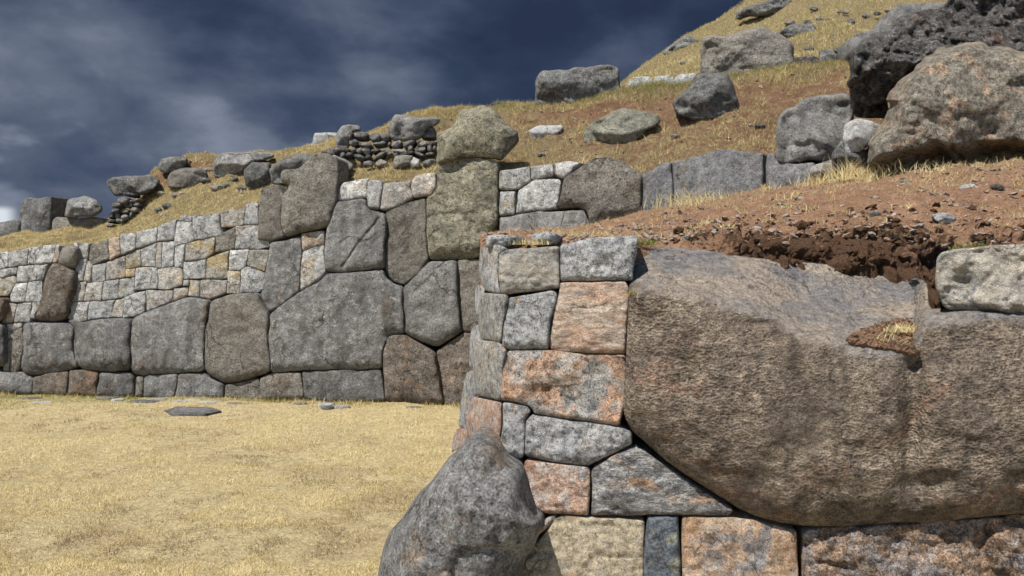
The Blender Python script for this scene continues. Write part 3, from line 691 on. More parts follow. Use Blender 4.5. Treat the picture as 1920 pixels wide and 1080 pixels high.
nst(6, 'n_mix', '1150,700 1158,725 1100,790 1040,830 1028,790 1100,720', 'small wedge stone', name='shim_stone', sp=.006, pillow=.02)
nst(7, 'n_blue', '85,905 178,903 185,1000 185,1200 78,1200 78,1000', 'narrow blue-grey upright block')
nst(7, 'n_orange', '187,908 330,908 400,910 525,945 532,1200 190,1200', 'orange cracked block in the bottom course')
nst(7, 'n_brown', '545,945 560,940 900,920 1207,895 1450,880 1450,1200 542,1200', 'long rust and grey block at the bottom right', chip=.03, rough=.02)
nst(5, 'n_grey', '130,300 150,272 185,300 180,330 165,430 135,440 128,380', Dfn=lambda x, y: side_D(x, y)+.1, r=.04, H=.03)
nst(5, 'n_grey', '130,480 160,480 165,560 140,700 98,700 100,600 110,520', Dfn=lambda x, y: side_D(x, y)+.1, r=.04, H=.03)
nst(5, 'n_grey', '95,715 135,715 135,850 110,930 100,1025 52,1000 60,880 75,760', Dfn=lambda x, y: side_D(x, y)+.1, r=.04, H=.03)
nst(6, 'n_red', '535,150 590,150 620,200 580,260 500,310 505,220 520,170', Dfn=lambda x, y: side_D(x, y)+.1, r=.04, H=.03)
nst(5, 'n_grey', '200,50 215,30 370,25 385,50 290,95 195,95', name='capping_stone', Dfn=lambda x, y: PN.D(x, y)+.12, H=.05, r=.05)
nst(5, 'n_grey', '430,15 500,5 560,20 540,70 430,75', name='capping_stone', Dfn=lambda x, y: PN.D(x, y)+.2, H=.05, r=.05)
# the giant rock
def giant_mod(x, y, prof):
    cre = np.interp(x, [1180, 1300, 1420, 1500, 1600, 1714, 1738, 1800, 2100], [548, 566, 592, 632, 655, 672, 616, 606, 600])
    up = np.clip(cre-y, -40, 400); soft = np.where(up > 0, up, 0)
    z = -np.interp(x, [1690, 1770], [.0052, .0030])*soft*np.clip(soft/30, 0, 1)
    z -= .075*np.exp(-((x-1712-(y-700)*-.03)/20)**2)*np.clip((y-650)/40, 0, 1)*np.clip((960-y)/160, 0, 1)
    z += .035*np.clip((x-1720)/60, 0, 1)
    z -= .05*np.exp(-((x-1745)/60)**2-((y-905)/22)**2)
    z += .05*np.exp(-((x-1480)/260)**2-((y-780)/130)**2)
    return z
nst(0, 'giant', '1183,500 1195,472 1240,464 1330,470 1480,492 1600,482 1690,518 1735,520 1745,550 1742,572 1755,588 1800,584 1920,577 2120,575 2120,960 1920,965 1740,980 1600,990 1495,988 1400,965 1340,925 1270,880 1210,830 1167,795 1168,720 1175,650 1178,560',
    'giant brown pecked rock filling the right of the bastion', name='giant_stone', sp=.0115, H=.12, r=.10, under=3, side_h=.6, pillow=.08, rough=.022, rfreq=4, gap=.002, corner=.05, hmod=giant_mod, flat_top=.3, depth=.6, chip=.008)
nst(0, 'n_tan', '1762,480 1800,470 1920,455 2080,450 2080,600 1920,596 1850,590 1775,585 1757,540', 'grey and tan rock capping the right end', name='capping_stone', Dfn=lambda x, y: PN.D(x, y)-.0, H=.08, r=.05, pillow=.05, rough=.05, rfreq=5, corner=.02, chip=.0, depth=.5, wamp=.02, facets=3, fdepth=.05, back=(.55, 1, 0))
def cb_mod(x, y, prof):      # ridge: the left facet turns away
    rx = np.interp(y, [820, 900, 1000, 1100, 1200], [880, 820, 790, 765, 760])
    l = np.clip(rx-x, 0, 200); z = -l*.0036
    rx2 = np.interp(y, [820, 900, 960, 1040, 1100], [905, 960, 985, 930, 905]); rr_ = np.clip(x-rx2, 0, 200); z -= rr_*.0013*np.clip((y-880)/60, 0, 1)
    return z
nst(6, 'n_dark', '580,210 640,195 690,215 770,262 830,350 920,420 950,500 970,620 1000,680 1075,740 1045,810 1035,880 965,990 940,1090 930,1340 -20,1340 20,1100 50,950 100,800 200,700 280,560 370,480 400,430 470,340 540,280',
    'charcoal boulder at the foot of the corner', name='corner_boulder', Dfn=lambda x, y: PN.D(x, y)-.17, sp=.010, facets=7, fdepth=.20, H=.16, r=.11, under=1, even=True, pillow=.16, rough=.03, rfreq=4, corner=.02, hmod=cb_mod, depth=.5, chip=.03)
# flank stones hidden from the photo's viewpoint continue the side wall, so the earth core is closed
# ------------------------------------------------------------------ loose boulders
def boulder(name, r_, s, mat, label, D=None, dz=0.0, T=.5, sp=.03, cat='boulder', facets=4, group=None, rough=.05, rf=2.2, base=None, sheet=hill, chip=.05, corner=.05, Hr=.6, fd=.5, hmod=None, sink=.55, under=.5):
    P_ = PX(r_, s); cx = P_[:, 0].mean(); by = P_[:, 1].max()
    if D is None: D = sheet.depth(cx, base if base else by-3)
    P_ = P_.copy(); hh = np.ptp(P_[:, 1]); lowm = P_[:, 1] > P_[:, 1].max()-.28*hh; P_[lowm, 1] += .05*hh
    w_ = min(np.ptp(P_[:, 0]), hh*1.4)*D/F
    D = D+dz+(w_*T*sink if cat != 'raised' else 0)
    o = stone(name, P_, lambda x, y: D + 0*x, mat, None, sp=min(sp, w_/10), H=w_*T*Hr, r=w_*.16, under=under, pillow=w_*T*(1-Hr), gap=0, corner=corner*w_, rough=rough*w_, rfreq=rf/w_, closed=True, facets=facets+3, fdepth=w_*T*fd*1.1, chip=chip*w_, wamp=.05*w_, hmod=hmod)
    tag(o, label, cat, group); return o
boulder('carved_block', 8, '82,300 95,275 230,250 380,242 400,255 405,350 300,372 200,386 80,396', 'boulder', 'big squared grey block alone on the ridge against the storm sky', D=14.6, T=.35, facets=2, corner=.05)
boulder('carved_block', 8, '705,150 720,128 850,118 940,98 990,120 1040,150 1058,200 1060,262 900,280 700,285', 'taupe', 'largest smooth grey block with rounded top on the upper ridge', D=14.6, T=.35, facets=2, corner=.08)
boulder('boulder', 8, '660,310 690,275 740,268 800,272 830,310 850,400 800,440 700,448 620,420 612,380 650,340', 'boulder', 'grey flared boulder on the slope below the largest ridge block', T=.5, facets=2, base=222)
boulder('boulder', 8, '258,505 290,470 330,430 420,403 470,410 570,450 530,480 470,530 430,557 370,555 300,548 258,540', 'green', 'greenish angular boulder with flat facets in dry grass', T=.5, facets=6, rough=.03, fd=.8, corner=.06)
boulder('boulder', 8, '62,490 100,472 190,470 195,490 150,515 90,532 68,525', 'pale', 'small pale boulder between the capstone and the greenish boulder', T=.5)
boulder('carved_block', 8, '990,435 1040,400 1150,360 1262,342 1285,440 1290,560 1200,598 1100,604 1010,600 985,570', 'megal', 'slanted dark grey block leaning above the blue slabs', T=.45, facets=2, corner=.08, D=9.75, rough=.03)
boulder('rock_outcrop', 8, '1265,220 1310,170 1400,110 1500,60 1650,5 1700,-40 1980,-60 2150,0 2150,230 1950,230 1700,235 1560,250 1480,280 1430,310 1400,370 1350,375 1290,330 1270,270', 'darkb', 'jagged blackish rock overhanging behind the huge speckled boulder', D=8.9, T=.5, facets=3, rough=.06, rf=9, chip=.05, cat='rock', sp=.02, fd=.8)
boulder('boulder', 8, '1345,610 1345,570 1400,480 1400,370 1440,290 1520,220 1620,190 1700,172 1850,178 2000,180 2150,260 2150,600 1900,606 1700,625 1500,640 1380,636', 'huge', 'huge speckled brown boulder above the red earth with a shaded hollow below', D=7.9, T=.5, facets=4, rough=.035, rf=3, sp=.018, chip=.03, fd=.35,
        hmod=lambda x, y, p: -.5*np.clip((y-np.interp(x, [1640, 1760, 1850, 1960], [300, 268, 262, 280]))/30, 0, 1)*p)
boulder('carved_block', 8, '1262,200 1268,280 1300,330 1400,360 1420,440 1290,428 1270,350', 'darkb', 'dark stone in the shade between the slanted block and the speckled boulder', D=9.6, T=.4, facets=2)
boulder('boulder', 8, '1240,470 1290,450 1350,458 1400,480 1380,530 1300,572 1250,578 1240,530', 'pale', 'pale cracked boulder wedged beside the slanted block', D=8.25, T=.6, facets=6, fd=.8, corner=.04)
boulder('boulder', 8, '1195,580 1240,520 1255,570 1340,560 1370,610 1260,635 1200,620', 'boulder', 'grey stone below the pale cracked boulder', D=8.35, T=.5, facets=5)
boulder('boulder', 4, '1790,250 1800,215 1850,195 1940,185 1960,225 1900,262 1800,270', 'pale', 'small grey stone at the right end of the blue slabs', D=8.9, T=.5, facets=5, sp=.02)
Uw = empty('ruined_wall', tuple(unproj(1280, 172, 15.2))); tag(Uw, 'low line of pale blocks between the two big blocks on the ridge', 'wall')
for s, m in [('435,290 525,285 525,352 435,362', 'lime'), ('527,284 612,278 612,340 527,352', 'lime'), ('614,277 700,272 700,322 614,338', 'lime')]:
    stone('block', PX(8, s), lambda x, y: 15.1+0*x, 'lime' if m == 'lime' else m, Uw, sp=.03, H=.05, r=.06, pillow=.02)
stone('megalith', PX(8, '1258,135 1340,112 1400,85 1430,15 1640,8 1760,0 1700,150 1500,230 1262,240'), lambda x, y: 13.4+0*x, 'megal', None, sp=.05, H=.1, r=.15, pillow=.1, corner=.1, rough=.05)
bpy.context.scene.collection.objects[-1]
o_ = [o for o in col.objects if o.name.startswith('megalith') and o.parent is None and o.type == 'MESH'][0]; o_.name = 'carved_block'
tag(o_, 'smooth grey stone slab behind the jagged blackish rock', 'stone')
for s, lb, m in [('1060,215 1130,208 1165,225 1150,250 1065,260', 'dark flat stone right of the largest ridge block', 'darkb'), ('1150,190 1190,180 1250,215 1210,240 1155,240', 'rounded stone in the middle of the ridge rubble', 'boulder'),
              ('1200,180 1262,168 1270,225 1240,222', 'grey stone at the right end of the ridge rubble', 'boulder')]:
    boulder('boulder', 8, s, m, lb, D=13.9, T=.5, facets=3, group='rubble on the ridge')
for s, lb in [('840,50 880,20 960,5 990,-14 1060,-5 1040,25 1000,50 950,60 900,55 850,75', 'craggy outcrop high on the far hill at the frame top'), ('1000,120 1050,90 1130,88 1145,110 1120,150 1040,148', 'low outcrop on the far hill above the ridge rubble'),
              ('565,195 600,165 660,130 695,150 690,178 620,190 580,210', 'outcrop along the left edge of the far hill')]:
    P_ = PX(8, s); boulder('rock_outcrop', 8, s, 'boulder', lb, D=far.depth(P_[:, 0].mean(), P_[:, 1].max()-4)+.2, T=.4, facets=5, rough=.10, rf=4, chip=.10, cat='rock', sp=.07)
rg = np.random.default_rng(5)
for i, (x, y, r) in enumerate([(1115, 150, 20), (1165, 113, 18), (1225, 98, 12), (1268, 82, 20), (1130, 32, 16), (1210, 140, 18), (1115, 182, 17), (1250, 45, 14), (1330, 60, 16), (1070, 95, 12), (820, 180, 9), (640, 238, 11), (1010, 170, 12), (1180, 75, 12), (1300, 130, 14), (1060, 160, 12)]):
    an = np.linspace(0, 2*math.pi, 8)[:-1]; s = ' '.join('%f,%f' % (x+r*1.2*math.cos(a)*rg.uniform(.75, 1.15), y+r*.62*math.sin(a)*rg.uniform(.75, 1.15)) for a in an)
    o = boulder('rock', 8, s, 'boulder', 'small grey rock lying in the dry grass of the far hill', D=far.depth(960+x/2, (y+r*.4)/2)-.1, T=.6, facets=4, cat='rock', group='small rocks on the far hill', sp=.06)
# left ridge boulders
boulder('boulder', 9, '500,620 560,600 650,575 720,610 765,670 770,700 700,738 560,748 485,740', 'megal', 'rounded grey boulder resting on the short row of dark megaliths', D=16.1, T=.5, facets=2)
boulder('boulder', 9, '805,480 850,445 950,440 1150,435 1210,480 1190,530 1100,575 950,575 870,588 820,540', 'boulder', 'long flat dark boulder balanced on the little rubble stack', D=15.2, T=.8, facets=2)
boulder('boulder', 9, '1190,370 1220,310 1290,288 1400,290 1415,330 1380,385 1280,415 1210,408', 'boulder', 'uppermost brownish boulder of the pair left of the long ridge boulder', D=15.6, T=.6, facets=3)
boulder('boulder', 9, '1265,450 1300,405 1380,375 1480,370 1560,420 1555,470 1440,530 1340,530 1260,520', 'taupe', 'lower rough boulder of the pair, half sunk in red earth', D=15.0, T=.6, facets=3)
boulder('boulder', 9, '1600,380 1605,320 1660,265 1900,262 2040,270 2060,300 1900,345 1820,415 1720,430 1605,462', 'megal', 'long smooth grey boulder on the ridge', D=15.0, T=.6, facets=3)
boulder('boulder', 10, '65,495 120,440 240,445 240,520 260,585 150,615 75,595', 'boulder', 'dark rounded boulder in front of the long ridge boulder', D=14.0, T=.6, facets=3)
boulder('boulder', 10, '235,500 300,430 400,395 520,385 560,430 500,520 400,560 310,590 245,590', 'boulder', 'dark sloping boulder behind the notched megalith', D=13.6, T=.5, facets=3)
boulder('boulder', 10, '650,392 740,418 800,460 790,492 700,540 650,540', 'megal', 'grey stone tucked behind the right shoulder of the notched megalith', D=12.95, T=.5, facets=2)
boulder('boulder', 10, '505,350 530,248 600,245 692,245 700,330 600,352', 'pale', 'pale block at the left end of the dry stone wall', D=15.2, T=.4, facets=2, corner=.06)
boulder('boulder', 10, '690,230 720,195 840,195 852,235 790,250 775,330 720,385 675,340', 'megal', 'upright grey block at the corner of the dry stone wall', D=13.7, T=.5, facets=3, corner=.06)
boulder('boulder', 10, '570,378 640,345 700,325 770,335 730,375 700,408 650,400', 'darkb', 'dark low boulder below the upright corner block', D=13.5, T=.6, facets=3)
boulder('boulder', 10, '1025,240 1045,180 1070,125 1140,118 1240,140 1370,152 1350,200 1290,225 1270,272 1180,294 1040,290', 'megal', 'large grey boulder lying on top of the dry stone wall', D=13.2, T=.5, facets=3, corner=.06)
for s, lb, m in [('1050,460 1070,400 1130,392 1190,400 1170,460 1110,484 1060,480', 'largest rounded stone at the foot of the dry stone wall', 'taupe'), ('1155,450 1190,405 1235,425 1238,468 1180,484', 'light egg shaped stone next to the largest foot stone', 'pale'),
              ('1250,440 1300,418 1340,420 1338,468 1260,474', 'dark stone beside the olive megalith', 'boulder'), ('855,440 900,430 930,445 915,472 860,466', 'small grey stone at the left of the wall foot', 'boulder'), ('935,450 970,420 1025,440 1005,474 940,470', 'small brown pointed stone at the wall foot', 'taupe')]:
    boulder('boulder', 10, s, m, lb, D=12.95, T=.6, facets=3, group='stones at the foot of the dry stone wall', sp=.02)
# capstone on the olive megalith
o = boulder('capstone', 2, '820,155 890,125 915,65 960,48 1025,38 1090,62 1130,105 1185,160 1180,210 1120,268 1030,268 920,265 817,294', 'olive', 'olive grey saddle shaped stone sitting on top of the tall pitted megalith', D=12.12, T=.26, under=.3, facets=-3, corner=.02, rough=.025, chip=.0, cat='stone', fd=.2, sink=.3)
# dry stone walls of small rubble
def rubble(name, label, r_, rows, D, excl=None, mats=('boulder', 'taupe', 'megal', 'boulder', 'darkb'), loc=None, seed=3):
    g = np.random.default_rng(seed); e = empty(name, loc); tag(e, label, 'wall')
    for (xa, xb, ya, yb) in rows:
        x = xa
        while x < xb-15:
            w_ = min(g.uniform(34, 105), xb-x); cx, cy = x+w_/2, (ya+yb)/2+g.uniform(-11, 11); hh = (yb-ya)/2*g.uniform(.75, 1.45); tilt = g.normal(0, .28)
            if excl is None or not sdf(np.array([[cx, cy-hh*.3]]), excl)[0][0]:
                an = np.linspace(0, 2*math.pi, 8)[:-1]+g.uniform(0, 1)
                pts = np.array([[cx+w_*.54*np.sign(math.cos(a))*abs(math.cos(a))**.75*g.uniform(.85, 1.05), cy+hh*np.sign(math.sin(a))*abs(math.sin(a))**.75*g.uniform(.85, 1.08)] for a in an])
                pts = (pts-[cx, cy])@np.array([[math.cos(tilt), math.sin(tilt)], [-math.sin(tilt), math.cos(tilt)]])+[cx, cy]
                ox, oy, k = REG[r_]; P_ = pts/k+np.array([ox, oy]); dd = D(P_[:, 0].mean(), P_[:, 1].mean())+g.uniform(-.04, .04)
                m = mats[g.integers(len(mats))]
                stone('rubble_stone', P_, lambda x_, y_: dd+0*x_, m, e, sp=.018, H=.07, r=.07, under=1.3, pillow=.04, gap=0, corner=.04, rough=.025, rfreq=7, facets=3, fdepth=.05, depth=.25)
            x += w_
    return e
F4 = np.array([[float(v) for v in p.split(',')] for p in '1025,240 1045,180 1070,125 1140,118 1240,140 1370,152 1350,200 1290,225 1270,272 1180,294 1040,290'.split()])
rubble('dry_stone_wall', 'low dry stone wall of dark rubble between the corner block and the capstone', 10,
       [(755, 1030, 245, 300), (1270, 1345, 205, 255), (765, 1040, 298, 345), (1240, 1345, 255, 300), (1040, 1345, 292, 345), (705, 1340, 340, 382), (705, 1100, 380, 418), (1100, 1330, 380, 410)],
       lambda x, y: 13.25-(y-280)*.004, F4, loc=tuple(unproj(728, 292, 14.3)))
rubble('rubble_stack', 'small pile of flat rubble stones propping the long flat boulder', 9,
       [(920, 1010, 565, 600), (880, 1060, 595, 640), (840, 1060, 640, 680), (830, 1030, 678, 720), (810, 1000, 718, 762), (800, 930, 760, 800), (790, 850, 795, 825)], lambda x, y: 15.0, None, loc=tuple(unproj(235, 422, 15)), seed=9)

# stone slab in the field and flat stones along the wall foot
def slab(px, py, wx, wy, label, mat='slab', group=None, seed=0, t=.03, name='flat_stone'):
    g = np.random.default_rng(seed+50); c = unproj(px, py, EYE*F/(py-540)); n = 9; an = np.linspace(0, 2*math.pi, n, endpoint=False)
    rad = g.uniform(.75, 1.1, n); ring = np.stack([np.cos(an)*rad*wx, np.sin(an)*rad*wy, np.full(n, 0)], 1)+c
    ring = cut(ring, .03); n = len(ring); top = ring.copy(); top[:, 2] = t+g.uniform(-.003, .003, n); inn = (top-c)*np.array([.8, .8, 1])+c; inn[:, 2] = t+.008
    ctr = np.array([[c[0], c[1], t+.01]]); low = ring.copy(); low[:, 2] = -.06
    co = np.concatenate([low, top, inn, ctr]); i = np.arange(n); j = (i+1) % n
    q = np.concatenate([np.stack([i, j, j+n, i+n], 1), np.stack([i+n, j+n, j+2*n, i+2*n], 1)]); tr = np.stack([i+2*n, j+2*n, np.full(n, 3*n)], 1)
    tag(mesh_obj(name, co, q, mat, tris=tr), label, 'stone', group)
def big_slab():
    e = empty('drain_slab', tuple(unproj(360, 771, 11.1)*np.array([1, 1, 0]))); tag(e, 'flat grey stone slab sunk in the grass in front of the wall', 'stone slab')
    k = PX(0, '308,771 335,764 398,766 415,772 385,778 325,779'); c3 = np.array([unproj(x, y, EYE*F/(y-540)) for x, y in k])
    def ringm(name, pts, z, mat):
        n = len(pts); c = pts.mean(0); top = pts.copy(); top[:, 2] = z; low = pts.copy(); low[:, 2] = -.1; ctr = np.array([[c[0], c[1], z]])
        i = np.arange(n); j = (i+1) % n
        mesh_obj(name, np.concatenate([low, top, ctr]), np.stack([j, i, i+n, j+n], 1), mat, e, tris=np.stack([i+n, j+n, np.full(n, 2*n)], 1)[:, ::-1], smooth=False)
    ringm('rim', c3, .016, 'boulder'); inner = (c3-c3.mean(0))*np.array([.72, .62, 1])+c3.mean(0); ringm('slab', inner, .022, 'slab')
big_slab()
fx = np.random.default_rng(8)
for i in range(18):
    px = fx.uniform(5, 850); base = np.interp(px, [0, 500, 860], [738, 751, 760]); py = base+2+abs(fx.normal(0, 4.5))
    if px > 700: py += fx.uniform(0, 6)
    slab(px, py, fx.uniform(.09, .26), fx.uniform(.08, .2), 'flat weathered paving stone half buried in grass along the wall foot', ['boulder', 'lime', 'taupe', 'pale'][i % 4], 'flat stones along the wall foot', i, t=fx.uniform(-.004, .008))

# ------------------------------------------------------------------ gravel
def gravel(name, P, r, mat, label, smin=.4, flat=.55, seed=1):
    g = np.random.default_rng(seed); n = len(P)
    V = np.array([[1, 0, 0], [-1, 0, 0], [0, 1, 0], [0, -1, 0], [0, 0, 1], [0, 0, -1], [.6, .6, .5], [-.6, .6, .5], [.6, -.6, .5], [-.6, -.6, .5]], float)
    # hull of octahedron with four raised corners
    T = np.array([[4, 8, 6], [4, 6, 7], [4, 7, 9], [4, 9, 8], [0, 6, 8], [2, 7, 6], [1, 9, 7], [3, 8, 9], [5, 2, 0], [5, 1, 2], [5, 3, 1], [5, 0, 3], [0, 2, 6], [2, 1, 7], [1, 3, 9], [3, 0, 8]])
    s = r[:, None]*g.uniform(.6, 1.3, (n, 3))*np.array([1, .8, flat]); vv = V[None]*s[:, None, :]*g.uniform(.7, 1.2, (n, 10, 1))
    a = g.uniform(0, 2*math.pi, n); ca, sa = np.cos(a)[:, None], np.sin(a)[:, None]; ti = g.normal(0, .35, n)[:, None]
    x = vv[..., 0]*ca-vv[..., 1]*sa; y = vv[..., 0]*sa+vv[..., 1]*ca; z = vv[..., 2]+ti*vv[..., 0]
    co = np.stack([x, y, z], -1)+P[:, None]; tr = T[None]+(np.arange(n)*10)[:, None, None]
    o = mesh_obj(name, co.reshape(-1, 3), None, mat, tris=tr.reshape(-1, 3), smooth=False, origin=np.zeros(3)); tag(o, label, 'gravel', kind='stuff'); return o
def sample_sheet(sh, n, x0, x1, v0, v1, amp, freq, seed, g, extra=None, pw=1.0):
    px = g.uniform(x0, x1, n); v = v0+(v1-v0)*g.uniform(0, 1, n)**pw; P, a, b = sh.point(px, v, amp, freq, seed)
    if extra is not None: P = extra(P, px, v)
    return P, a, b, px, v
g = np.random.default_rng(77)
P, *_ = sample_sheet(near, 5200, 905, 2150, 1.7, 4, .035, 3.5, 44, g, clod, 1.3); gravel('gravel', P, .006+.028*g.uniform(0, 1, len(P))**4, 'gravel', 'reddish pebbles and shards strewn over the bare earth of the near terrace')
P, *_ = sample_sheet(hill, 1500, 200, 2000, 1.1, 3.9, .09, 1.9, 21, g); gravel('gravel', P, .012+.045*g.uniform(0, 1, len(P))**5, 'gravel', 'scattered small stones on the slope behind the walls', seed=2)
def clods():
    g = np.random.default_rng(31); P, *_ = sample_sheet(near, 620, 1260, 1880, 1.0, 2.7, .035, 3.5, 44, g, clod)
    o = gravel('soil_clods', P, .007+.042*g.uniform(0, 1, len(P))**4, 'bank', 'dark crumbling clods of earth in the bank above the giant rock', flat=.8, seed=5); o['category'] = 'earth'
clods()
for i, (x, y, r, m) in enumerate([(1290, 447, 12, 'slab'), (1345, 436, 10, 'pale'), (1770, 408, 20, 'pale'), (1420, 428, 8, 'pale'), (1640, 402, 10, 'boulder'), (1815, 352, 16, 'pale'), (1560, 320, 20, 'boulder'), (1870, 350, 12, 'boulder'), (1700, 345, 13, 'boulder'), (1500, 372, 9, 'pale'), (1785, 478, 14, 'boulder')]):
    an = np.linspace(0, 2*math.pi, 8)[:-1]; s = ' '.join('%f,%f' % (x+r*1.3*math.cos(a)*rg.uniform(.7, 1.15), y+r*.6*math.sin(a)*rg.uniform(.7, 1.15)) for a in an)
    boulder('rock', 0, s, m, 'small angular rock lying on the red earth terrace', D=near.depth(x, y+r*.3), T=.6, facets=4, cat='rock', group='small rocks on the red earth', sp=.008)

# ------------------------------------------------------------------ grass
def blades(name, P, h, wd, tone, label, lean=.6, seed=1, cat='grass', kind='stuff', seg=1):
    g = np.random.default_rng(seed); n = len(P); a = g.uniform(0, 2*math.pi, n); b = g.uniform(0, 2*math.pi, n); L_ = np.abs(g.normal(lean, lean*.5, n))
    d = np.stack([np.cos(a)*L_, np.sin(a)*L_, np.ones(n)], 1); d /= np.linalg.norm(d, axis=1, keepdims=True)
    side = np.stack([np.cos(b), np.sin(b), 0*b], 1)*wd[:, None]*.5
    p0, p1 = P-side, P+side
    if seg == 1:
        p2 = P+d*h[:, None]; co = np.stack([p0, p1, p2], 1).reshape(-1, 3); tr = np.arange(3*n).reshape(n, 3)
        o = mesh_obj(name, co, None, 'blade', tris=tr, smooth=False, origin=np.zeros(3)); k = 3
    else:
        m = P+d*h[:, None]*.55; d2 = d+np.stack([d[:, 0], d[:, 1], -.35-0*b], 1)*.8; tip = m+d2/np.linalg.norm(d2, axis=1, keepdims=True)*h[:, None]*.5
        co = np.stack([p0, p1, m-side*.7, m+side*.7, tip], 1).reshape(-1, 3); i = np.arange(n)*5
        o = mesh_obj(name, co, np.stack([i, i+1, i+3, i+2], 1), 'blade', tris=np.stack([i+2, i+3, i+4], 1), smooth=False, origin=np.zeros(3)); k = 5
    set_attr(o, 'tone', np.repeat(np.clip(tone, 0, 1), k)[:, None]); tag(o, label, cat, kind=kind); return o
def field_grass():
    g = np.random.default_rng(4); n = 430000
    Y = (3.0**-.6 + g.uniform(0, 1, n)*(12.9**-.6-3.0**-.6))**(-1/.6); X = g.uniform(-.72, .02, n)*Y-.0
    ext = n//9; Y[:ext] = g.uniform(3, 12.8, ext); X[:ext] = g.uniform(-11, 2, ext)
    lim = 13.0 - (13.0-11.75)*np.clip((X+8.3)/8.1, 0, 1.2); keep = (Y < lim-.02) & ~((X > -.75) & (Y < 4.3)) & ~((np.abs(X+4.42) < .3) & (np.abs(Y-11.13) < .13)); X, Y = X[keep], Y[keep]
    # clump: pull toward tuft centres
    q = np.stack([X, Y, 0*X], 1); dens = fbm(q*5, 3, 61); big = fbm(q*1.1, 4, 62); keep = g.uniform(-1, 1, len(X)) < .45+dens*1.2-big*1.1; X, Y, q = X[keep], Y[keep], q[keep]; big = big[keep]; dens = dens[keep]
    z = .022*fbm(q*1.2, 3, 5)+.008*fbm(q*7, 3, 6)-.014
    h = (.013+.020*g.uniform(0, 1, len(X))**1.5)*(1+.35*dens); wd = .0022+.00045*Y
    tone = .60+.15*g.normal(0, 1, len(X))-.62*np.clip(big+.35*fbm(q*3.1, 3, 66), -.2, 1)+.14*dens
    gp = fbm(q*2.3, 3, 63); green = (g.uniform(0, 1, len(X)) < np.clip((Y-10.9)/1.3, 0, 1)*.45*(1+gp)+.03+.16*np.clip(gp-.2, 0, 1)); tone = np.where(green, g.uniform(0, .2, len(X)), np.maximum(tone, .24))
    blades('grass', np.stack([X, Y, z], 1), h, wd, tone, 'short dry straw coloured grass covering the field', lean=.9, seed=2)
field_grass()
def hill_grass():
    g = np.random.default_rng(6)
    out = []
    P, a, b, px, v = sample_sheet(hill, 330000, -100, 2050, 1.0, 4.3, .09, 1.9, 21, g)
    nz = fbm(P*2.2, 4, 70)*.28; keep = g.uniform(0, 1, len(P)) < np.clip((a+nz-.35)*1.8, 0.03, 1); P, a, b, px = P[keep], a[keep], b[keep], px[keep]
    tone = .62+.15*g.normal(0, 1, len(P)); right = np.clip((px-600)/400, 0, 1); tone -= .25*right
    gr = g.uniform(0, 1, len(P)) < b*1.2*np.clip(.6+fbm(P*3, 3, 71), 0, 1.4); tone = np.where(gr, g.uniform(0, .2, len(P)), np.maximum(tone, .26))
    h = (.03+.05*g.uniform(0, 1, len(P))**2)*(1+.6*right); blades('grass', P, h, np.full(len(P), .007), tone, 'dry yellow and greenish grass on the slope above the walls', lean=.9, seed=3)
    P, a, b, px, v = sample_sheet(far, 110000, 1165, 2000, 1.0, 3.3, .22, .55, 33, g)
    tone = .50+.16*g.normal(0, 1, len(P))+.12*fbm(P*.7, 3, 74); gr = g.uniform(0, 1, len(P)) < b*1.1*np.clip(.7+1.3*fbm(P*.9, 3, 72), 0, 1.6); tone = np.where(gr, g.uniform(0, .2, len(P)), np.maximum(tone, .3))
    blades('grass', P, .05+.09*g.uniform(0, 1, len(P))**2, np.full(len(P), .016), tone, 'dry grass over the far hill', lean=.8, seed=4)
    P, a, b, px, v = sample_sheet(near, 26000, 905, 2100, 2.0, 4.0, .035, 3.5, 44, g, clod)
    nz = fbm(P*2.5, 4, 73); keep = (nz+.35*(v-3.2) > .18); P = P[keep]; blades('grass', P, .03+.05*g.uniform(0, 1, len(P))**2, np.full(len(P), .004), .55+.2*g.normal(0, 1, len(P)), 'thin dry grass on the red earth terrace', lean=.9, seed=5)
hill_grass()
def tuft(px, py, D, rx, n, h, label, tone=.72, sp_=.6, seed=0, ry=.06):
    g = np.random.default_rng(seed+200); c = unproj(px, py, D); P = c+np.stack([g.normal(0, rx, n), g.normal(0, ry, n), np.full(n, -.02)], 1)
    o = blades('grass_tuft', P, h*g.uniform(.4, 1.15, n), np.full(n, .0022+.0004*D), tone+.13*g.normal(0, 1, n), label, lean=sp_, seed=seed+9, cat='grass tuft', kind=None, seg=2)
    return o
tf = [(1300, 388, 9.7, .22, 260, .30, 'spiky straw tuft in front of the left blue slab'), (1345, 384, 9.5, .16, 180, .24, 'low straw tuft in front of the widest blue slab'), (1440, 355, 9.2, .04, 60, .16, 'small straw sprig at the joint of the blue slabs'),
      (1600, 335, 8.2, .16, 300, .26, 'large straw tuft left of the speckled boulder'), (1650, 345, 8.0, .14, 220, .2, 'straw tuft under the left corner of the speckled boulder'), (1540, 345, 8.6, .12, 160, .2, 'straw tuft near the right end of the slabs'),
      (985, 452, 4.45, .07, 200, .05, 'short straw tuft on top of the lichened corner blocks'), (1655, 640, 3.88, .045, 130, .11, 'dry tuft lying in the notch of the giant rock'), (1690, 615, 3.98, .04, 220, .06, 'brownish tuft at the step of the giant rock'),
      (1100, 345, 11.6, .3, 200, .2, 'thin straw tuft above the peaked megalith'), (1560, 372, 7.4, .22, 260, .14, 'low straw patch on the red earth below the slanted block'), (1790, 318, 7.2, .25, 160, .12, 'short weeds along the base of the speckled boulder')]
for i, (x, y, D, rx, n, h, lb) in enumerate(tf): tuft(x, y, D, rx, n, h, lb, seed=i, ry=.03 if D < 5 else .08, sp_=1.4 if 'notch' in lb else .55)
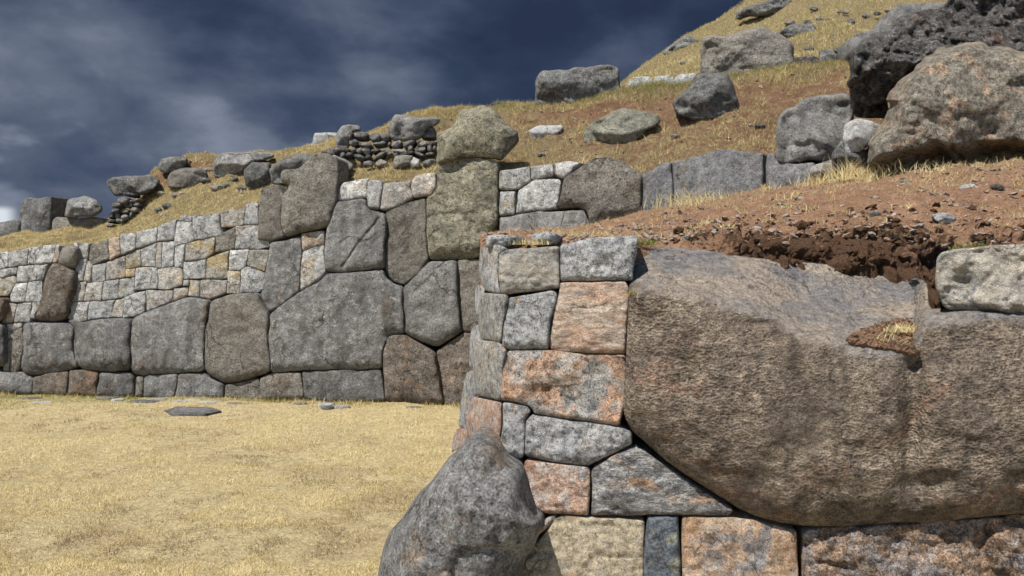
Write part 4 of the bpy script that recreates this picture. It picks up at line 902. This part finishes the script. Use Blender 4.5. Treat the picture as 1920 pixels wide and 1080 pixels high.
for i, (x, y, D, rx, n, h, lb) in enumerate([(1212, 452, 4.55, .03, 260, .05, 'small dark green weed at the top right corner of the pale grey block'), (1815, 462, 4.3, .04, 220, .06, 'green weed growing above the right capping rock'), (1183, 545, 4.1, .008, 70, .03, 'tiny weed in the joint beside the pink block')]):
    tuft(x, y, D, rx, n, h, lb, tone=.1, seed=40+i, ry=.03, sp_=.9)
def notch_soil():
    g = np.random.default_rng(91); px = g.uniform(1595, 1722, 900); py = np.interp(px, [1595, 1722], [642, 664])-g.uniform(0, 1, 900)**1.1*np.interp(px, [1595, 1640, 1722], [8, 40, 72])
    P = unproj(px, py, PN.D(px, py)-.205+.0052*(u_ := np.clip(np.interp(px, [1500, 1600, 1718], [632, 655, 672])-py, 0, 90))*np.clip(u_/30, 0, 1))
    o = gravel('soil', P, .006+.022*g.uniform(0, 1, 900)**2.5, 'soil_clod', 'loose reddish earth lying in the step of the giant rock', flat=.8, seed=15); o['category'] = 'earth'
M['soil_clod'] = rock('soil_clod', (.20, .115, .07), (.28, .17, .11), (.12, .07, .045), .4, 0, S=6, pits=0, spk=.35)
notch_soil()
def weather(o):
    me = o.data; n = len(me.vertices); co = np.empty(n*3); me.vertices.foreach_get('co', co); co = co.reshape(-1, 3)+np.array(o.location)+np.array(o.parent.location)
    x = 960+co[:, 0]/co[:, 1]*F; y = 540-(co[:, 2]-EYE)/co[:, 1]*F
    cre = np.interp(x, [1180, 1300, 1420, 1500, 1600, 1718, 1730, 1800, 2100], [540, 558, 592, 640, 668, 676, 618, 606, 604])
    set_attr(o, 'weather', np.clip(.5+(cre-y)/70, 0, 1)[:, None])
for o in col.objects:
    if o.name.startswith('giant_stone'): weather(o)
# weeds and taller grass along the wall foot, straw litter on the red earth, extra rocks along the ridge
def extras():
    g = np.random.default_rng(15); n = 9000; px = g.uniform(-60, 862, n); D = np.where(px < 490, PA.D(px, 740+px*0.02), PB.D(px, 752+0*px)); D = D-.13-np.abs(g.normal(0, .10, n))
    P = unproj(px, 540+EYE*F/D, D); P[:, 2] = -.01; k = g.uniform(-1, 1, n) < fbm(P*2.2, 3, 81)*1.6; P = P[k]; n = len(P)
    green = g.uniform(0, 1, n) < .4+.6*fbm(P*1.3, 2, 82)
    blades('grass', P, .03+.08*g.uniform(0, 1, n)**2.5, np.full(n, .008), np.where(green, g.uniform(0, .2, n), .6+.15*g.normal(0, 1, n)), 'greener weeds and taller grass along the foot of the old wall', lean=.6, seed=20)
    P, *_ = sample_sheet(near, 3000, 905, 2150, 1.6, 4, .035, 3.5, 44, g, clod); P[:, 2] += .006
    k = g.uniform(-1, 1, len(P)) < fbm(P*2.5, 3, 83)*1.5; P = P[k]
    blades('straw', P, .03+.10*g.uniform(0, 1, len(P))**2, np.full(len(P), .0035), .6+.2*g.normal(0, 1, len(P)), 'loose dry straw and roots strewn over the red earth', lean=3.5, seed=21, seg=2)
    rg = np.random.default_rng(44)
    for i, (x, y, r, m) in enumerate([(282, 356, 9, 'boulder'), (300, 362, 6, 'taupe'), (392, 318, 9, 'taupe'), (385, 338, 7, 'boulder'), (408, 352, 10, 'taupe'), (425, 348, 6, 'boulder'), (330, 366, 7, 'taupe'), (312, 385, 9, 'boulder'), (295, 392, 6, 'boulder'),
                                      (452, 352, 7, 'boulder'), (290, 338, 7, 'darkb'), (270, 372, 6, 'taupe'), (560, 300, 6, 'boulder'), (440, 335, 6, 'boulder'), (672, 322, 6, 'taupe'), (1015, 330 - 40, 7, 'boulder'), (1265, 255, 7, 'taupe'), (1425, 235, 8, 'boulder')]):
        an = np.linspace(0, 2*math.pi, 8)[:-1]; s = ' '.join('%f,%f' % (x+r*1.5*math.cos(a)*rg.uniform(.7, 1.15), y+r*.7*math.sin(a)*rg.uniform(.7, 1.15)) for a in an)
        boulder('rock', 0, s, m, 'small loose rock half sunk in the grassy earth slope behind the walls', D=hill.depth(x, y+r*.3)-.05, T=.6, facets=4, cat='rock', group='small rocks on the slope', sp=.02)
    for i in range(60):
        x, y = rg.uniform(960, 1900)/1, rg.uniform(-10, 420); px_, py_ = 960+x/2, y/2
        sil = np.interp(px_, [1165, 1245, 1310, 1395], [150, 100, 62, 5])
        if px_ < 1180 or py_ < sil+6 or py_ > far.at(np.array([px_]), np.array([1.0]))[0][0]-15: continue
        r = rg.uniform(4, 11); an = np.linspace(0, 2*math.pi, 7)[:-1]; s = ' '.join('%f,%f' % (px_+r*1.2*math.cos(a)*rg.uniform(.75, 1.15), py_+r*.6*math.sin(a)*rg.uniform(.75, 1.15)) for a in an)
        boulder('rock', 0, s, ['boulder', 'taupe', 'darkb'][i % 3], 'small grey rock lying in the dry grass of the far hill', D=far.depth(px_, py_+r*.4)-.1, T=.6, facets=3, cat='rock', group='small rocks on the far hill', sp=.06)
extras()
# the walls go on past the frame and behind the bastion
def more_wall():
    g = np.random.default_rng(60)
    def row(par, Dfn, mats, x0, x1, w_, ya, yb, **kw):
        x = x0; j0 = 0
        while x < x1-4:
            e = min(x+w_*g.uniform(.7, 1.3), x1); e = x1 if x1-e < w_*.4 else e; j1 = g.uniform(-.06, .06)*w_
            yA, yB = (lambda q: np.interp(q, [x0, x1], ya)), (lambda q: np.interp(q, [x0, x1], yb))
            P_ = np.array([[x+j0, yA(x)], [e+j1, yA(e)], [e-j1, yB(e)], [x-j0, yB(x)]])
            stone('megalith' if w_ > 60 else 'block', P_, Dfn, mats[g.integers(len(mats))], par, **kw); x, j0 = e, j1
    big = dict(sp=.04, H=.13, r=.06, under=3.5, pillow=.06, corner=.05, rough=.035, rfreq=2, gap=.001, wamp=.02)
    sm = dict(sp=.03, H=.02, r=.02, pillow=.02, corner=.015, rough=.02, rfreq=5, gap=-.001, wamp=.02)
    row(A, PA.D, ['mega', 'megab'], -520, -27, 110, (600, 606), (697, 698), back=PA.back, **big)
    row(A, PA.D, ['mega', 'megab', 'taupe'], -520, -27, 55, (697, 698), (738, 740), back=PA.back, **sm)
    for a, b in ((478, 518), (518, 560), (560, 602)): row(A, PA.D, ['lime', 'limep', 'lime'], -520, -27, 44, (a+8, a-1), (b+4, b+1), back=PA.back, **sm)
    row(Cw, PC.D, ['mega', 'taupe', 'megab'], 938, 1500, 105, (484, 470), (590, 600), back=PC.back, **big)
    row(Cw, PC.D, ['mega', 'taupe'], 938, 1500, 120, (590, 600), (690, 720), back=PC.back, **big)
    row(Cw, PC.D, ['mega', 'megab'], 938, 1500, 90, (690, 720), (790, 850), back=PC.back, **big)
    nb = dict(sp=.025, H=.10, r=.05, under=2.5, pillow=.06, corner=.04, rough=.025, rfreq=4, gap=.002, back=PN.back, depth=.3)
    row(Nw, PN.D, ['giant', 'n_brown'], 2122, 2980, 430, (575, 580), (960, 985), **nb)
    row(Nw, PN.D, ['n_mix', 'n_tan'], 2082, 2980, 300, (452, 455), (572, 578), **nb)
    row(Nw, PN.D, ['n_brown', 'n_orange', 'n_mix'], 2076, 2980, 300, (965, 985), (1250, 1280), **nb)
more_wall()
def tussocks():
    g = np.random.default_rng(71); C, a, b, px, v = sample_sheet(hill, 520, 620, 2000, 1.05, 3.8, .09, 1.9, 21, g)
    k = g.uniform(-1, 1, len(C)) < fbm(C*1.3, 3, 84)*1.6-.1; C = C[k]; m = 26; sz = g.uniform(.5, 1.3, len(C))
    P = np.repeat(C, m, 0)+np.stack([g.normal(0, .05, len(C)*m), g.normal(0, .05, len(C)*m), np.full(len(C)*m, -.03)], 1)
    blades('grass', P, .17*np.repeat(sz, m)*g.uniform(.4, 1.1, len(P)), np.full(len(P), .0075), np.repeat(g.uniform(.35, .75, len(C)), m)+.1*g.normal(0, 1, len(P)), 'longer dry tussocks standing in clumps on the slope', lean=.7, seed=30, seg=2)
    C, a, b, px, v = sample_sheet(near, 70, 930, 2100, 1.9, 3.9, .035, 3.5, 44, g, clod); m = 30; sz = g.uniform(.4, 1.2, len(C))
    P = np.repeat(C, m, 0)+np.stack([g.normal(0, .035, len(C)*m), g.normal(0, .035, len(C)*m), np.full(len(C)*m, -.01)], 1)
    blades('grass', P, .09*np.repeat(sz, m)*g.uniform(.4, 1.1, len(P)), np.full(len(P), .004), np.repeat(g.uniform(.4, .8, len(C)), m)+.1*g.normal(0, 1, len(P)), 'small dry clumps of grass growing on the red earth', lean=1.0, seed=31, seg=2)
tussocks()
